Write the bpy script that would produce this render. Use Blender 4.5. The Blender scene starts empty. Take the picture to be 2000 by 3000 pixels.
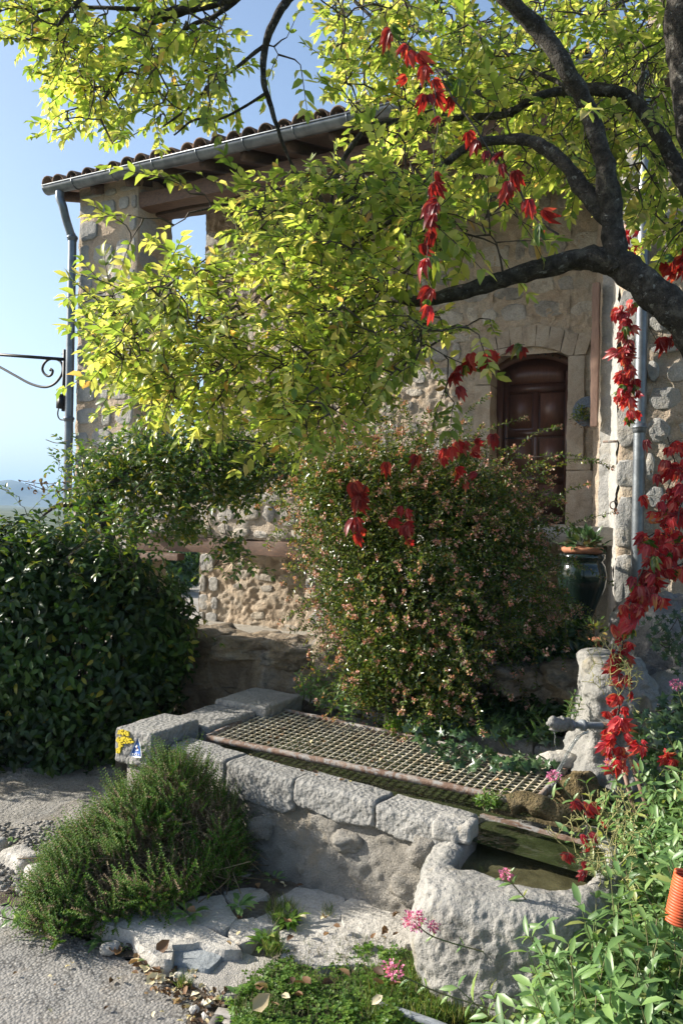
import bpy, math, random
import numpy as np
from mathutils import Matrix, Vector
random.seed(7); rng = np.random.default_rng(7)
R = math.radians
sc = bpy.context.scene
col = sc.collection
# ------------------------------------------------------------------ camera
EYE = 1.6; FPX = 2300.0; ROLL = R(1.1)
cd = bpy.data.cameras.new('camera'); cam = bpy.data.objects.new('camera', cd); col.objects.link(cam)
cd.sensor_fit = 'VERTICAL'; cd.sensor_height = 24.0; cd.lens = FPX/3000*24.0
cd.clip_start = 0.05; cd.clip_end = 9000
cr, sr = math.cos(ROLL), math.sin(ROLL)
cam.matrix_world = Matrix(((cr, -sr, 0, 0), (0, 0, -1, 0), (sr, cr, 0, EYE), (0, 0, 0, 1)))
sc.camera = cam
# ------------------------------------------------------------------ world, sun, exposure
SUN_AZ = R(169.0)      # direction to the sun measured from +x towards +y
SUN_EL = R(27.0)
w = bpy.data.worlds.new('World'); sc.world = w; w.use_nodes = True
nt = w.node_tree; nt.nodes.clear()
sky = nt.nodes.new('ShaderNodeTexSky'); sky.sky_type = 'NISHITA'; sky.sun_disc = False
sky.sun_elevation = SUN_EL; sky.sun_rotation = math.pi/2 - SUN_AZ
sky.air_density = 1.0; sky.dust_density = 2.6; sky.ozone_density = 1.6; sky.altitude = 300
bg = nt.nodes.new('ShaderNodeBackground'); bg.inputs[1].default_value = 0.102
wo = nt.nodes.new('ShaderNodeOutputWorld')
nt.links.new(sky.outputs[0], bg.inputs[0]); nt.links.new(bg.outputs[0], wo.inputs[0])
sd = bpy.data.lights.new('sun', 'SUN'); sd.energy = 5.0; sd.angle = R(0.55); sd.color = (1.0, 0.94, 0.84)
so = bpy.data.objects.new('sun', sd); col.objects.link(so)
sdir = Vector((math.cos(SUN_EL)*math.cos(SUN_AZ), math.cos(SUN_EL)*math.sin(SUN_AZ), math.sin(SUN_EL)))
so.rotation_euler = sdir.to_track_quat('Z', 'Y').to_euler(); so.location = (-6, 2, 6)
vs = sc.view_settings
vs.view_transform = 'Standard'; vs.look = 'None'; vs.gamma = 1; vs.use_curve_mapping = False; vs.exposure = 1.25
sc.cycles.max_bounces = 6; sc.cycles.diffuse_bounces = 3; sc.cycles.glossy_bounces = 3
sc.cycles.transmission_bounces = 4; sc.cycles.transparent_max_bounces = 8

# ------------------------------------------------------------------ pixel <-> world
def ray(px, py):
    u, v = px-1000.0, 1500.0-py
    return np.array([(u*cr - v*sr)/FPX, 1.0, (u*sr + v*cr)/FPX])
def at(px, py, d): return np.array([0, 0, EYE]) + d*ray(px, py)
def onz(px, py, z):
    r = ray(px, py); return np.array([0, 0, EYE]) + r*((z-EYE)/r[2])
# house frame: t along the front to the right (coming nearer), v into the house, z up
HU = np.array([.891, -.453, 0]); HU /= np.linalg.norm(HU)
HV = np.array([-HU[1], HU[0], 0]); H0 = np.array([-3.38, 9.9, 0])
def HW(t, v, z): return H0 + HU*t + HV*v + np.array([0, 0, z])
def hp(px, py, v=0.0):
    r = ray(px, py); o = np.array([0, 0, EYE])
    k = (v - np.dot(o-H0, HV))/np.dot(r, HV); p = o + r*k - H0
    return float(np.dot(p, HU)), float(p[2])

# ------------------------------------------------------------------ noise
def _h(i, j, k, s):
    n = (i*374761393 + j*668265263 + k*2147483647 + s*1274126177) & 0xffffffff
    n = ((n ^ (n >> 13))*1274126177) & 0xffffffff
    n = (n ^ (n >> 16)) & 0xffffffff
    return n/4294967295.0*2-1
def vnoise(P, s=0):
    P = np.asarray(P, float); I = np.floor(P).astype(np.int64); f = P-I; f = f*f*(3-2*f)
    o = 0
    for a in (0, 1):
        for b in (0, 1):
            for c in (0, 1):
                wgt = (f[:, 0] if a else 1-f[:, 0])*(f[:, 1] if b else 1-f[:, 1])*(f[:, 2] if c else 1-f[:, 2])
                o = o + wgt*_h(I[:, 0]+a, I[:, 1]+b, I[:, 2]+c, s)
    return o
def fbm(P, octv=4, s=0, gain=.5):
    o = 0; a = 1; P = np.asarray(P, float)
    for k in range(octv): o = o + a*vnoise(P*(2.03**k)+k*17.3, s+k); a *= gain
    return o

# ------------------------------------------------------------------ materials
def N(nt, t, **kw):
    n = nt.nodes.new(t)
    for k, v in kw.items(): setattr(n, k, v)
    return n
def newmat(name):
    m = bpy.data.materials.new(name); m.use_nodes = True; m.node_tree.nodes.clear(); return m, m.node_tree
def ramp(nt, fac, stops):
    r = N(nt, 'ShaderNodeValToRGB'); e = r.color_ramp.elements
    while len(e) < len(stops): e.new(.5)
    for i, (p, c) in enumerate(stops): e[i].position = p; e[i].color = (*c, 1)
    nt.links.new(fac, r.inputs[0]); return r.outputs[0]
def noise(nt, vec, scale, detail=4, rough=.6, dist=0):
    n = N(nt, 'ShaderNodeTexNoise'); n.inputs['Scale'].default_value = scale; n.inputs['Detail'].default_value = detail
    n.inputs['Roughness'].default_value = rough; n.inputs['Distortion'].default_value = dist
    nt.links.new(vec, n.inputs['Vector']); return n.outputs[0]
def math_(nt, op, a, b=None):
    n = N(nt, 'ShaderNodeMath', operation=op)
    for i, x in enumerate((a, b)):
        if x is None: continue
        if isinstance(x, (int, float)): n.inputs[i].default_value = x
        else: nt.links.new(x, n.inputs[i])
    return n.outputs[0]
def mixc(nt, fac, a, b, mode='MIX'):
    n = N(nt, 'ShaderNodeMix', data_type='RGBA', blend_type=mode)
    for i, x in ((0, fac), (6, a), (7, b)):
        if isinstance(x, (int, float)): n.inputs[i].default_value = x
        elif isinstance(x, tuple): n.inputs[i].default_value = (*x, 1)
        else: nt.links.new(x, n.inputs[i])
    return n.outputs[2]
def rocky(name, cols, s1=3.0, s2=40.0, rough=.9, bumps=((30, .01), (120, .004)), pits=None, spots=None, fine=.25, spec=.3, objrand=.15, streak=None):
    """weathered mineral surface: broad colour patches, fine grain, bump layers given as (scale, metres)"""
    m, nt = newmat(name)
    g = N(nt, 'ShaderNodeNewGeometry'); pos = g.outputs['Position']
    base = ramp(nt, noise(nt, pos, s1, 5, .62, .6), [(p, c) for p, c in zip(np.linspace(.34, .66, len(cols)), cols)])
    fn = ramp(nt, noise(nt, pos, s2, 4, .7), [(.3, (1-fine,)*3), (.7, (1+fine*.6,)*3)])
    base = mixc(nt, 1.0, base, fn, 'MULTIPLY')
    oi = N(nt, 'ShaderNodeObjectInfo')
    rr = ramp(nt, oi.outputs['Random'], [(0, (1-objrand, 1-objrand, 1-objrand)), (.5, (1, 1, 1)), (1, (1+objrand, 1+objrand*.8, 1+objrand*.45))])
    base = mixc(nt, 1.0, base, rr, 'MULTIPLY')
    if spots:
        for (sc_, lo, hi, c) in spots:
            f = ramp(nt, noise(nt, pos, sc_, 5, .7, .4), [(lo, (0, 0, 0)), (hi, (1, 1, 1))])
            base = mixc(nt, f, base, c)
    b = N(nt, 'ShaderNodeBsdfPrincipled'); nt.links.new(base, b.inputs['Base Color'])
    b.inputs['Roughness'].default_value = rough; b.inputs['Specular IOR Level'].default_value = spec
    last = None
    def addb(h, dist):
        nonlocal last
        bn = N(nt, 'ShaderNodeBump'); bn.inputs['Distance'].default_value = dist; bn.inputs['Strength'].default_value = 1.0
        nt.links.new(h, bn.inputs['Height'])
        if last: nt.links.new(last, bn.inputs['Normal'])
        last = bn.outputs[0]
    for (s, d) in bumps: addb(noise(nt, pos, s, 3, .6), d)
    if pits:
        v = N(nt, 'ShaderNodeTexVoronoi', feature='SMOOTH_F1'); v.inputs['Scale'].default_value = pits[0]; nt.links.new(pos, v.inputs['Vector'])
        addb(v.outputs[0], pits[1])
    if last: nt.links.new(last, b.inputs['Normal'])
    o = N(nt, 'ShaderNodeOutputMaterial'); nt.links.new(b.outputs[0], o.inputs[0]); return m
def leafmat(name, stops, trans=.45, rough=.42, tint=1.25, spec=.45, noise_amt=.12):
    m, nt = newmat(name)
    g = N(nt, 'ShaderNodeNewGeometry'); oi = N(nt, 'ShaderNodeObjectInfo')
    r = math_(nt, 'FRACT', math_(nt, 'ADD', g.outputs['Random Per Island'], oi.outputs['Random']))
    base = ramp(nt, r, stops)
    big = ramp(nt, noise(nt, g.outputs['Position'], 2.2, 3), [(.35, (1-noise_amt*1.6,)*3), (.65, (1+noise_amt, 1+noise_amt, 1))])
    base = mixc(nt, 1.0, base, big, 'MULTIPLY')
    p = N(nt, 'ShaderNodeBsdfPrincipled'); nt.links.new(base, p.inputs['Base Color'])
    p.inputs['Roughness'].default_value = rough; p.inputs['Specular IOR Level'].default_value = spec
    t = N(nt, 'ShaderNodeBsdfTranslucent'); tb = mixc(nt, 1.0, base, (tint*1.25, tint*1.25, tint*.62), 'MULTIPLY')
    nt.links.new(tb, t.inputs[0])
    mx = N(nt, 'ShaderNodeMixShader'); mx.inputs[0].default_value = trans
    nt.links.new(p.outputs[0], mx.inputs[1]); nt.links.new(t.outputs[0], mx.inputs[2])
    o = N(nt, 'ShaderNodeOutputMaterial'); nt.links.new(mx.outputs[0], o.inputs[0]); return m
def plain(name, c, rough=.5, metal=0, c2=None, s=30, bump=None, spec=.5):
    m, nt = newmat(name)
    b = N(nt, 'ShaderNodeBsdfPrincipled'); b.inputs['Roughness'].default_value = rough
    b.inputs['Metallic'].default_value = metal; b.inputs['Specular IOR Level'].default_value = spec
    g = N(nt, 'ShaderNodeNewGeometry')
    c2 = c2 or tuple(x*.7 for x in c)
    nt.links.new(ramp(nt, noise(nt, g.outputs['Position'], s, 4, .65, .5), [(.4, c2), (.62, c)]), b.inputs['Base Color'])
    if bump:
        bn = N(nt, 'ShaderNodeBump'); bn.inputs['Distance'].default_value = bump[1]
        nt.links.new(noise(nt, g.outputs['Position'], bump[0], 4), bn.inputs['Height']); nt.links.new(bn.outputs[0], b.inputs['Normal'])
    o = N(nt, 'ShaderNodeOutputMaterial'); nt.links.new(b.outputs[0], o.inputs[0]); return m
def wood(name, c1, c2, axis_scale=(3, 3, 3), rough=.65, bump=.003):
    m, nt = newmat(name)
    g = N(nt, 'ShaderNodeNewGeometry'); mp = N(nt, 'ShaderNodeMapping'); mp.inputs['Scale'].default_value = axis_scale
    nt.links.new(g.outputs['Position'], mp.inputs['Vector'])
    n = noise(nt, mp.outputs[0], 4, 6, .7, 1.2)
    b = N(nt, 'ShaderNodeBsdfPrincipled'); b.inputs['Roughness'].default_value = rough
    nt.links.new(ramp(nt, n, [(.32, c1), (.68, c2)]), b.inputs['Base Color'])
    bn = N(nt, 'ShaderNodeBump'); bn.inputs['Distance'].default_value = bump; nt.links.new(n, bn.inputs['Height']); nt.links.new(bn.outputs[0], b.inputs['Normal'])
    o = N(nt, 'ShaderNodeOutputMaterial'); nt.links.new(b.outputs[0], o.inputs[0]); return m
def watermat(name, tint, bump_s=14, bump_d=.006, rough=.02, murk=None, mamt=.55):
    m, nt = newmat(name)
    g = N(nt, 'ShaderNodeNewGeometry')
    bn = N(nt, 'ShaderNodeBump'); bn.inputs['Distance'].default_value = bump_d
    nt.links.new(noise(nt, g.outputs['Position'], bump_s, 3, .5, .8), bn.inputs['Height'])
    fr = N(nt, 'ShaderNodeFresnel'); fr.inputs[0].default_value = 1.36; nt.links.new(bn.outputs[0], fr.inputs['Normal'])
    tr = N(nt, 'ShaderNodeBsdfTransparent'); tr.inputs[0].default_value = (*tint, 1)
    gl = N(nt, 'ShaderNodeBsdfGlossy'); gl.inputs['Roughness'].default_value = rough; nt.links.new(bn.outputs[0], gl.inputs['Normal'])
    body = tr.outputs[0]
    if murk:
        df = N(nt, 'ShaderNodeBsdfDiffuse'); nt.links.new(ramp(nt, noise(nt, g.outputs['Position'], 9, 4, .6, .8), [(.35, murk), (.65, tuple(x*2.0 for x in murk))]), df.inputs[0])
        mk = N(nt, 'ShaderNodeMixShader'); mk.inputs[0].default_value = mamt; nt.links.new(tr.outputs[0], mk.inputs[1]); nt.links.new(df.outputs[0], mk.inputs[2]); body = mk.outputs[0]
    mx = N(nt, 'ShaderNodeMixShader'); nt.links.new(fr.outputs[0], mx.inputs[0]); nt.links.new(body, mx.inputs[1]); nt.links.new(gl.outputs[0], mx.inputs[2])
    o = N(nt, 'ShaderNodeOutputMaterial'); nt.links.new(mx.outputs[0], o.inputs[0]); return m

M = {}
M['rubble'] = rocky('rubble_stone', [(0.269, 0.245, 0.208), (0.384, 0.351, 0.302), (0.441, 0.408, 0.359)], 5, 60, bumps=((14, .03), (45, .014), (140, .004)), spots=[(9, .60, .72, (.20, .17, .14))], objrand=.26)
M['mortar'] = rocky('lime_mortar', [(0.336, 0.260, 0.185), (0.420, 0.344, 0.260), (0.370, 0.328, 0.269)], 3, 70, bumps=((22, .025), (70, .012), (200, .004)), spots=[(6, .62, .75, (.30, .26, .21))])
M['quoin'] = rocky('dressed_limestone', [(0.288, 0.284, 0.272), (0.368, 0.360, 0.336), (0.400, 0.368, 0.312)], 4, 90, bumps=((20, .015), (75, .010), (180, .003)), spots=[(11, .62, .74, (.26, .25, .24))], objrand=.14)
M['pmortar'] = rocky('pillar_mortar', [(0.344, 0.262, 0.189), (0.426, 0.344, 0.254), (0.344, 0.312, 0.262)], 2.2, 60, bumps=((18, .02), (70, .010)), spots=[(4, .6, .72, (.36, .34, .31))])
M['coping'] = rocky('pitted_limestone', [(0.215, 0.210, 0.198), (0.270, 0.263, 0.246), (0.300, 0.293, 0.275)], 5, 130, bumps=((28, .010), (90, .006), (260, .002)), pits=(60, .008), spots=[(14, .58, .70, (.22, .22, .21)), (5, .60, .74, (.19, .17, .12)), (40, .64, .72, (.13, .13, .12))], objrand=.14)
M['trough'] = rocky('weathered_limestone', [(0.203, 0.198, 0.182), (0.267, 0.260, 0.241), (0.299, 0.289, 0.267)], 6, 150, bumps=((16, .014), (60, .007), (200, .0025)), spots=[(8, .52, .66, (.20, .20, .19)), (35, .62, .68, (.13, .13, .12)), (4, .56, .72, (.25, .22, .16)), (11, .66, .74, (.10, .11, .05))], objrand=.05)
M['render'] = rocky('rough_cement_render', [(0.288, 0.264, 0.224), (0.352, 0.328, 0.288), (0.320, 0.308, 0.280)], 3, 170, bumps=((14, .012), (120, .010), (240, .004)), spots=[(3, .58, .70, (.32, .27, .20))])
M['slab'] = rocky('paving_slab', [(0.304, 0.287, 0.253), (0.387, 0.370, 0.337), (0.438, 0.421, 0.387)], 4, 110, bumps=((9, .02), (40, .007), (160, .002)), spots=[(5, .58, .72, (.30, .25, .19)), (22, .66, .74, (.2, .19, .17))], objrand=.10)
M['bluestone'] = rocky('blue_grey_slab', [(.19, .21, .22), (.24, .26, .27), (.29, .30, .30)], 9, 110, bumps=((18, .008), (90, .003)), objrand=.03)
M['concrete'] = rocky('gritty_concrete', [(0.304, 0.288, 0.264), (0.368, 0.352, 0.320)], 3, 200, bumps=((30, .006), (170, .006)))
M['soil'] = rocky('damp_soil', [(.055, .042, .03), (.09, .07, .05), (.14, .115, .085)], 7, 80, bumps=((30, .02), (110, .01)))
M['gravel'] = rocky('pale_gravel', [(0.297, 0.279, 0.243), (0.378, 0.360, 0.324), (0.270, 0.243, 0.198)], 3, 90, bumps=((60, .02), (140, .01)), pits=(45, .009))
M['moss'] = rocky('mossy_stone', [(.055, .045, .018), (.12, .09, .04), (.20, .155, .085)], 9, 120, bumps=((30, .02), (120, .01)), spots=[(12, .55, .65, (.04, .065, .015))])
M['rockdark'] = rocky('lichened_rock', [(.11, .11, .11), (.19, .185, .18), (.32, .31, .29)], 6, 90, bumps=((12, .03), (45, .015), (150, .005)))
M['bark'] = rocky('dark_bark', [(.030, .026, .021), (.062, .054, .045), (.13, .12, .10)], 24, 90, bumps=((28, .03), (80, .02), (200, .008)), spots=[(34, .60, .66, (.27, .27, .245))], objrand=.02)
M['tile'] = rocky('canal_tile', [(.10, .075, .06), (.19, .13, .095), (.30, .19, .13)], 7, 60, bumps=((40, .006), (120, .003)), spots=[(12, .6, .7, (.08, .075, .07))], objrand=.3)
M['zinc'] = plain('grey_zinc', (.20, .22, .235), .42, .65, (.13, .145, .16), 6, (60, .0008))
M['pipe'] = plain('painted_downpipe', (.16, .19, .22), .35, .45, (.11, .13, .15), 5)
M['iron'] = plain('black_iron', (.012, .012, .014), .5, .3)
M['rust'] = rocky('rusty_steel', [(.10, .060, .042), (.17, .11, .08), (.25, .23, .21)], 16, 120, rough=.75, bumps=((80, .003), (200, .001)), spots=[(25, .50, .58, (.25, .24, .225))])
M['bars'] = rocky('grating_bars', [(.30, .24, .15), (.48, .43, .32), (.56, .52, .42)], 18, 120, rough=.7, bumps=((120, .001),))
M['beam'] = wood('old_beam', (.05, .028, .017), (.16, .085, .048), (2, 8, 12))
M['beamdark'] = wood('dark_beam', (.045, .028, .02), (.13, .075, .045), (2, 8, 12))
M['door'] = wood('varnished_door', (.045, .018, .011), (.082, .034, .021), (5, 5, 1.2), .38, .0008)
M['doorframe'] = wood('door_frame_wood', (.065, .026, .015), (.11, .046, .027), (5, 5, 1.2), .45, .001)
M['shutter'] = wood('weathered_post', (.13, .075, .055), (.24, .15, .11), (6, 6, 1.2))
M['white'] = plain('white_glass_globe', (.82, .82, .80), .25)
M['greenglaze'] = plain('dark_green_glaze', (.010, .020, .014), .10, 0, (.006, .012, .009), 6)
M['terracotta'] = plain('terracotta', (.42, .17, .085), .8, 0, (.30, .12, .06), 20, (90, .002))
M['hose'] = plain('orange_plastic', (.62, .11, .035), .5, 0, (.46, .09, .035), 22, (80, .0006))
M['hosegrey'] = plain('grey_pipe', (.22, .24, .26), .45, 0)
M['bluewicker'] = plain('blue_grey_wicker', (.13, .17, .22), .7, 0, (.06, .08, .11), 60)
M['yellow'] = plain('yellow_paint', (.72, .56, .02), .7, 0, (.62, .47, .02), 120, (120, .003))
M['stickblue'] = plain('sticker_blue', (.02, .09, .34), .45, 0, (.015, .07, .28), 20)
M['stickwhite'] = plain('sticker_white', (.75, .77, .78), .45, 0, (.6, .62, .64), 20)
M['stickorange'] = plain('sticker_orange', (.6, .2, .08), .45, 0)
M['water'] = watermat('basin_water', (.40, .44, .26), 9, .010, .02, (.035, .045, .018))
M['twater'] = watermat('trough_water', (.80, .78, .56), 10, .012, .02, (.085, .080, .042))
M['jet'] = watermat('falling_water', (.93, .95, .95), 60, .012, .03, (.40, .41, .40), .16)
M['wood_cut'] = plain('cut_log_end', (.30, .19, .11), .85, 0, (.17, .10, .06), 25)
M['castiron'] = rocky('cast_iron_drain', [(.13, .125, .12), (.20, .19, .18)], 10, 90, rough=.6, bumps=((120, .001),))
G = lambda *a: tuple(a)
M['treeleaf'] = leafmat('tree_leaf', [(0, G(.12, .19, .05)), (.25, G(.22, .30, .075)), (.6, G(.36, .41, .13)), (.85, G(.51, .50, .20)), (.97, G(.63, .54, .28)), (1, G(.44, .24, .11))], .56, .36, 1.3, .5, .20)
M['hedgeleaf'] = leafmat('hedge_leaf', [(0, G(.014, .038, .008)), (.5, G(.026, .066, .012)), (.90, G(.05, .10, .018)), (.97, G(.10, .14, .02)), (1, G(.24, .20, .03))], .30, .40, 1.3, .4, .3)
M['roseleaf'] = leafmat('climber_leaf', [(0, G(.035, .08, .015)), (.5, G(.07, .135, .022)), (.86, G(.16, .21, .03)), (1, G(.34, .27, .04))], .38, .30, 1.35, .6)
M['bushleaf'] = leafmat('shrub_leaf', [(0, G(.042, .080, .016)), (.45, G(.075, .125, .024)), (.8, G(.15, .175, .04)), (.93, G(.20, .20, .05)), (1, G(.27, .13, .07))], .32, .26, 1.3, .5)
M['valleaf'] = leafmat('glaucous_leaf', [(0, G(.085, .17, .06)), (.5, G(.14, .245, .085)), (.9, G(.20, .31, .11)), (1, G(.30, .32, .10))], .36, .40, 1.25, .45)
M['clover'] = leafmat('clover_leaf', [(0, G(.05, .12, .015)), (.6, G(.095, .19, .022)), (1, G(.16, .24, .04))], .35, .5, 1.2)
M['grass'] = leafmat('grass_blade', [(0, G(.06, .12, .02)), (.7, G(.11, .17, .03)), (1, G(.28, .24, .12))], .3, .5, 1.2)
M['thyme'] = leafmat('needle_leaf', [(0, G(.04, .095, .018)), (.5, G(.07, .15, .022)), (.85, G(.12, .20, .035)), (1, G(.20, .15, .07))], .3, .6, 1.2, .2)
M['dry'] = leafmat('dry_stem', [(0, G(.10, .065, .04)), (.6, G(.19, .135, .08)), (1, G(.36, .29, .18))], .12, .8, 1.0)
M['ivy'] = leafmat('ivy_leaf', [(0, G(.022, .055, .022)), (.6, G(.04, .085, .03)), (1, G(.075, .12, .05))], .2, .32, 1.1, .6)
M['red'] = leafmat('red_creeper_leaf', [(0, G(.30, .012, .026)), (.3, G(.46, .022, .045)), (.7, G(.58, .065, .095)), (.92, G(.64, .19, .20)), (1, G(.58, .26, .08))], .46, .36, 1.1, .5, .30)
M['reddark'] = leafmat('dark_red_leaf', [(0, G(.20, .014, .022)), (.6, G(.36, .024, .034)), (1, G(.52, .09, .09))], .5, .38, 1.25, .5, .25)
M['pink'] = leafmat('pink_petal', [(0, G(.55, .12, .32)), (1, G(.75, .28, .50))], .3, .6, 1.0)
M['palepink'] = leafmat('pale_pink_floret', [(0, G(.42, .17, .14)), (.7, G(.56, .28, .23)), (1, G(.78, .62, .56))], .3, .6, 1.0)
M['litter'] = leafmat('fallen_leaf', [(0, G(.07, .038, .02)), (.5, G(.17, .09, .045)), (.85, G(.28, .17, .09)), (1, G(.45, .36, .22))], .15, .7, 1.0)
M['litterpale'] = leafmat('pale_fallen_leaf', [(0, G(.55, .45, .28)), (1, G(.70, .62, .45))], .2, .7, 1.0)
M['twig'] = plain('twig_bark', (.075, .058, .042), .85, 0, (.045, .035, .027), 40)
M['stemgreen'] = plain('green_stem', (.12, .16, .05), .7, 0, (.16, .12, .06), 20)
M['hill'] = rocky('wooded_hill', [(.05, .075, .04), (.08, .10, .06), (.12, .13, .08)], .004, .03, bumps=())
M['underside'] = wood('roof_boards', (.05, .03, .02), (.13, .075, .045), (2, 9, 9))
M['shadewall'] = rocky('shade_darkened_wall', [(.13, .10, .07), (.20, .155, .105), (.26, .23, .19)], 5, 60, bumps=((16, .025), (60, .01)), spots=[(5, .55, .68, (.09, .085, .07))])  # low wall stone darkened in colour to carry the hedge's shade

M['surround'] = rocky('tan_door_stone', [(.27, .22, .165), (.36, .30, .23), (.40, .35, .28)], 5, 90, bumps=((22, .012), (90, .006)), objrand=.06)
def asphalt():
    m, nt = newmat('coarse_asphalt')
    g = N(nt, 'ShaderNodeNewGeometry'); pos = g.outputs['Position']
    v = N(nt, 'ShaderNodeTexVoronoi'); v.inputs['Scale'].default_value = 95; v.inputs['Randomness'].default_value = 1; nt.links.new(pos, v.inputs['Vector'])
    c = ramp(nt, v.outputs['Color'], [(.0, (.15, .148, .14)), (.5, (.24, .235, .225)), (.85, (.33, .32, .30)), (1, (.48, .46, .42))])
    e = ramp(nt, v.outputs['Distance'], [(.35, (1, 1, 1)), (.66, (.42, .41, .40))])
    c = mixc(nt, 1.0, c, e, 'MULTIPLY')
    v2 = N(nt, 'ShaderNodeTexVoronoi'); v2.inputs['Scale'].default_value = 165; nt.links.new(pos, v2.inputs['Vector'])
    c2_ = ramp(nt, v2.outputs['Color'], [(0, (.17, .165, .155)), (.6, (.25, .24, .225)), (1, (.38, .36, .33))])
    c = mixc(nt, ramp(nt, noise(nt, pos, 14, 4), [(.42, (0, 0, 0)), (.58, (1, 1, 1))]), c, c2_)
    c = mixc(nt, ramp(nt, noise(nt, pos, 5, 5, .7), [(.56, (0, 0, 0)), (.70, (.6, .6, .6))]), c, (.20, .17, .135))
    c = mixc(nt, 1.0, c, ramp(nt, noise(nt, pos, 2.5, 4), [(.35, (.72, .71, .70)), (.65, (.98, .97, .95))]), 'MULTIPLY')
    b = N(nt, 'ShaderNodeBsdfPrincipled'); nt.links.new(c, b.inputs['Base Color']); b.inputs['Roughness'].default_value = .85
    bn = N(nt, 'ShaderNodeBump'); bn.inputs['Distance'].default_value = .0035; bn.invert = True; nt.links.new(v.outputs['Distance'], bn.inputs['Height'])
    nt.links.new(bn.outputs[0], b.inputs['Normal'])
    o = N(nt, 'ShaderNodeOutputMaterial'); nt.links.new(b.outputs[0], o.inputs[0]); return m
M['asphalt'] = asphalt()

# ------------------------------------------------------------------ mesh helpers
def make_mesh(name, V, Fs, mat, smooth=False):
    """Fs: list of int arrays (n,k)"""
    if not isinstance(Fs, list): Fs = [Fs]
    Fs = [np.asarray(f, np.int32) for f in Fs if len(f)]
    V = np.asarray(V, np.float32)
    me = bpy.data.meshes.new(name)
    me.vertices.add(len(V)); me.vertices.foreach_set('co', V.ravel())
    nl = sum(f.size for f in Fs); npoly = sum(len(f) for f in Fs)
    me.loops.add(nl); me.polygons.add(npoly)
    me.loops.foreach_set('vertex_index', np.concatenate([f.ravel() for f in Fs]))
    st = []; c = 0
    for f in Fs: st.append(c + np.arange(len(f))*f.shape[1]); c += f.size
    me.polygons.foreach_set('loop_start', np.concatenate(st).astype(np.int32))
    if smooth: me.polygons.foreach_set('use_smooth', np.ones(npoly, bool))
    me.update(calc_edges=True); me.validate()
    if mat: me.materials.append(mat)
    return me
class Geo:
    """collects pieces of one mesh"""
    def __init__(s): s.V = []; s.F = {}; s.n = 0
    def add(s, V, F):
        V = np.asarray(V, float); 
        if not isinstance(F, list) or (len(F) and not hasattr(F[0], 'shape')): F = [F]
        for f in F:
            f = np.asarray(f, int)
            if f.size == 0: continue
            s.F.setdefault(f.shape[1], []).append(f + s.n)
        s.V.append(V); s.n += len(V)
    def mesh(s, name, mat, smooth=False):
        return make_mesh(name, np.concatenate(s.V), [np.concatenate(f) for f in s.F.values()], mat, smooth)
def tag(o, label=None, cat=None, group=None, kind=None):
    if label: o['label'] = label
    if cat: o['category'] = cat
    if group: o['group'] = group
    if kind: o['kind'] = kind
    return o
def thing(name, loc, label, cat, group=None):
    o = bpy.data.objects.new(name, None); o.empty_display_size = .1; col.objects.link(o); o.location = loc
    return tag(o, label, cat, group)
def part(name, me, parent=None, label=None, kind=None, mat4=None):
    o = bpy.data.objects.new(name, me); col.objects.link(o)
    if parent is not None:
        o.parent = parent
        if parent.type == 'EMPTY': o.matrix_parent_inverse = Matrix.Translation(-Vector(parent.location))
    if mat4 is not None: o.matrix_basis = mat4
    if label: o['label'] = label
    if kind: o['kind'] = kind
    return o
def obj(name, geo, mat, parent=None, smooth=False, label=None, kind=None):
    return part(name, geo.mesh(name, M[mat] if isinstance(mat, str) else mat, smooth), parent, label, kind)
def M4(cols3, T):
    return Matrix([[cols3[0][i], cols3[1][i], cols3[2][i], T[i]] for i in range(3)] + [[0, 0, 0, 1]])
BOXF = np.array([[0, 3, 2, 1], [4, 5, 6, 7], [0, 1, 5, 4], [1, 2, 6, 5], [2, 3, 7, 6], [3, 0, 4, 7]])
def boxv(P0, A, B, C_):
    """parallelepiped from corner P0 and edge vectors"""
    P0, A, B, C_ = map(np.asarray, (P0, A, B, C_))
    return np.array([P0, P0+A, P0+A+B, P0+B, P0+C_, P0+A+C_, P0+A+B+C_, P0+B+C_], float), BOXF
def hbox(g, t0, t1, v0, v1, z0, z1):
    V, F = boxv(HW(t0, v0, z0), HU*(t1-t0), HV*(v1-v0), np.array([0, 0, z1-z0])); g.add(V, F)
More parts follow.
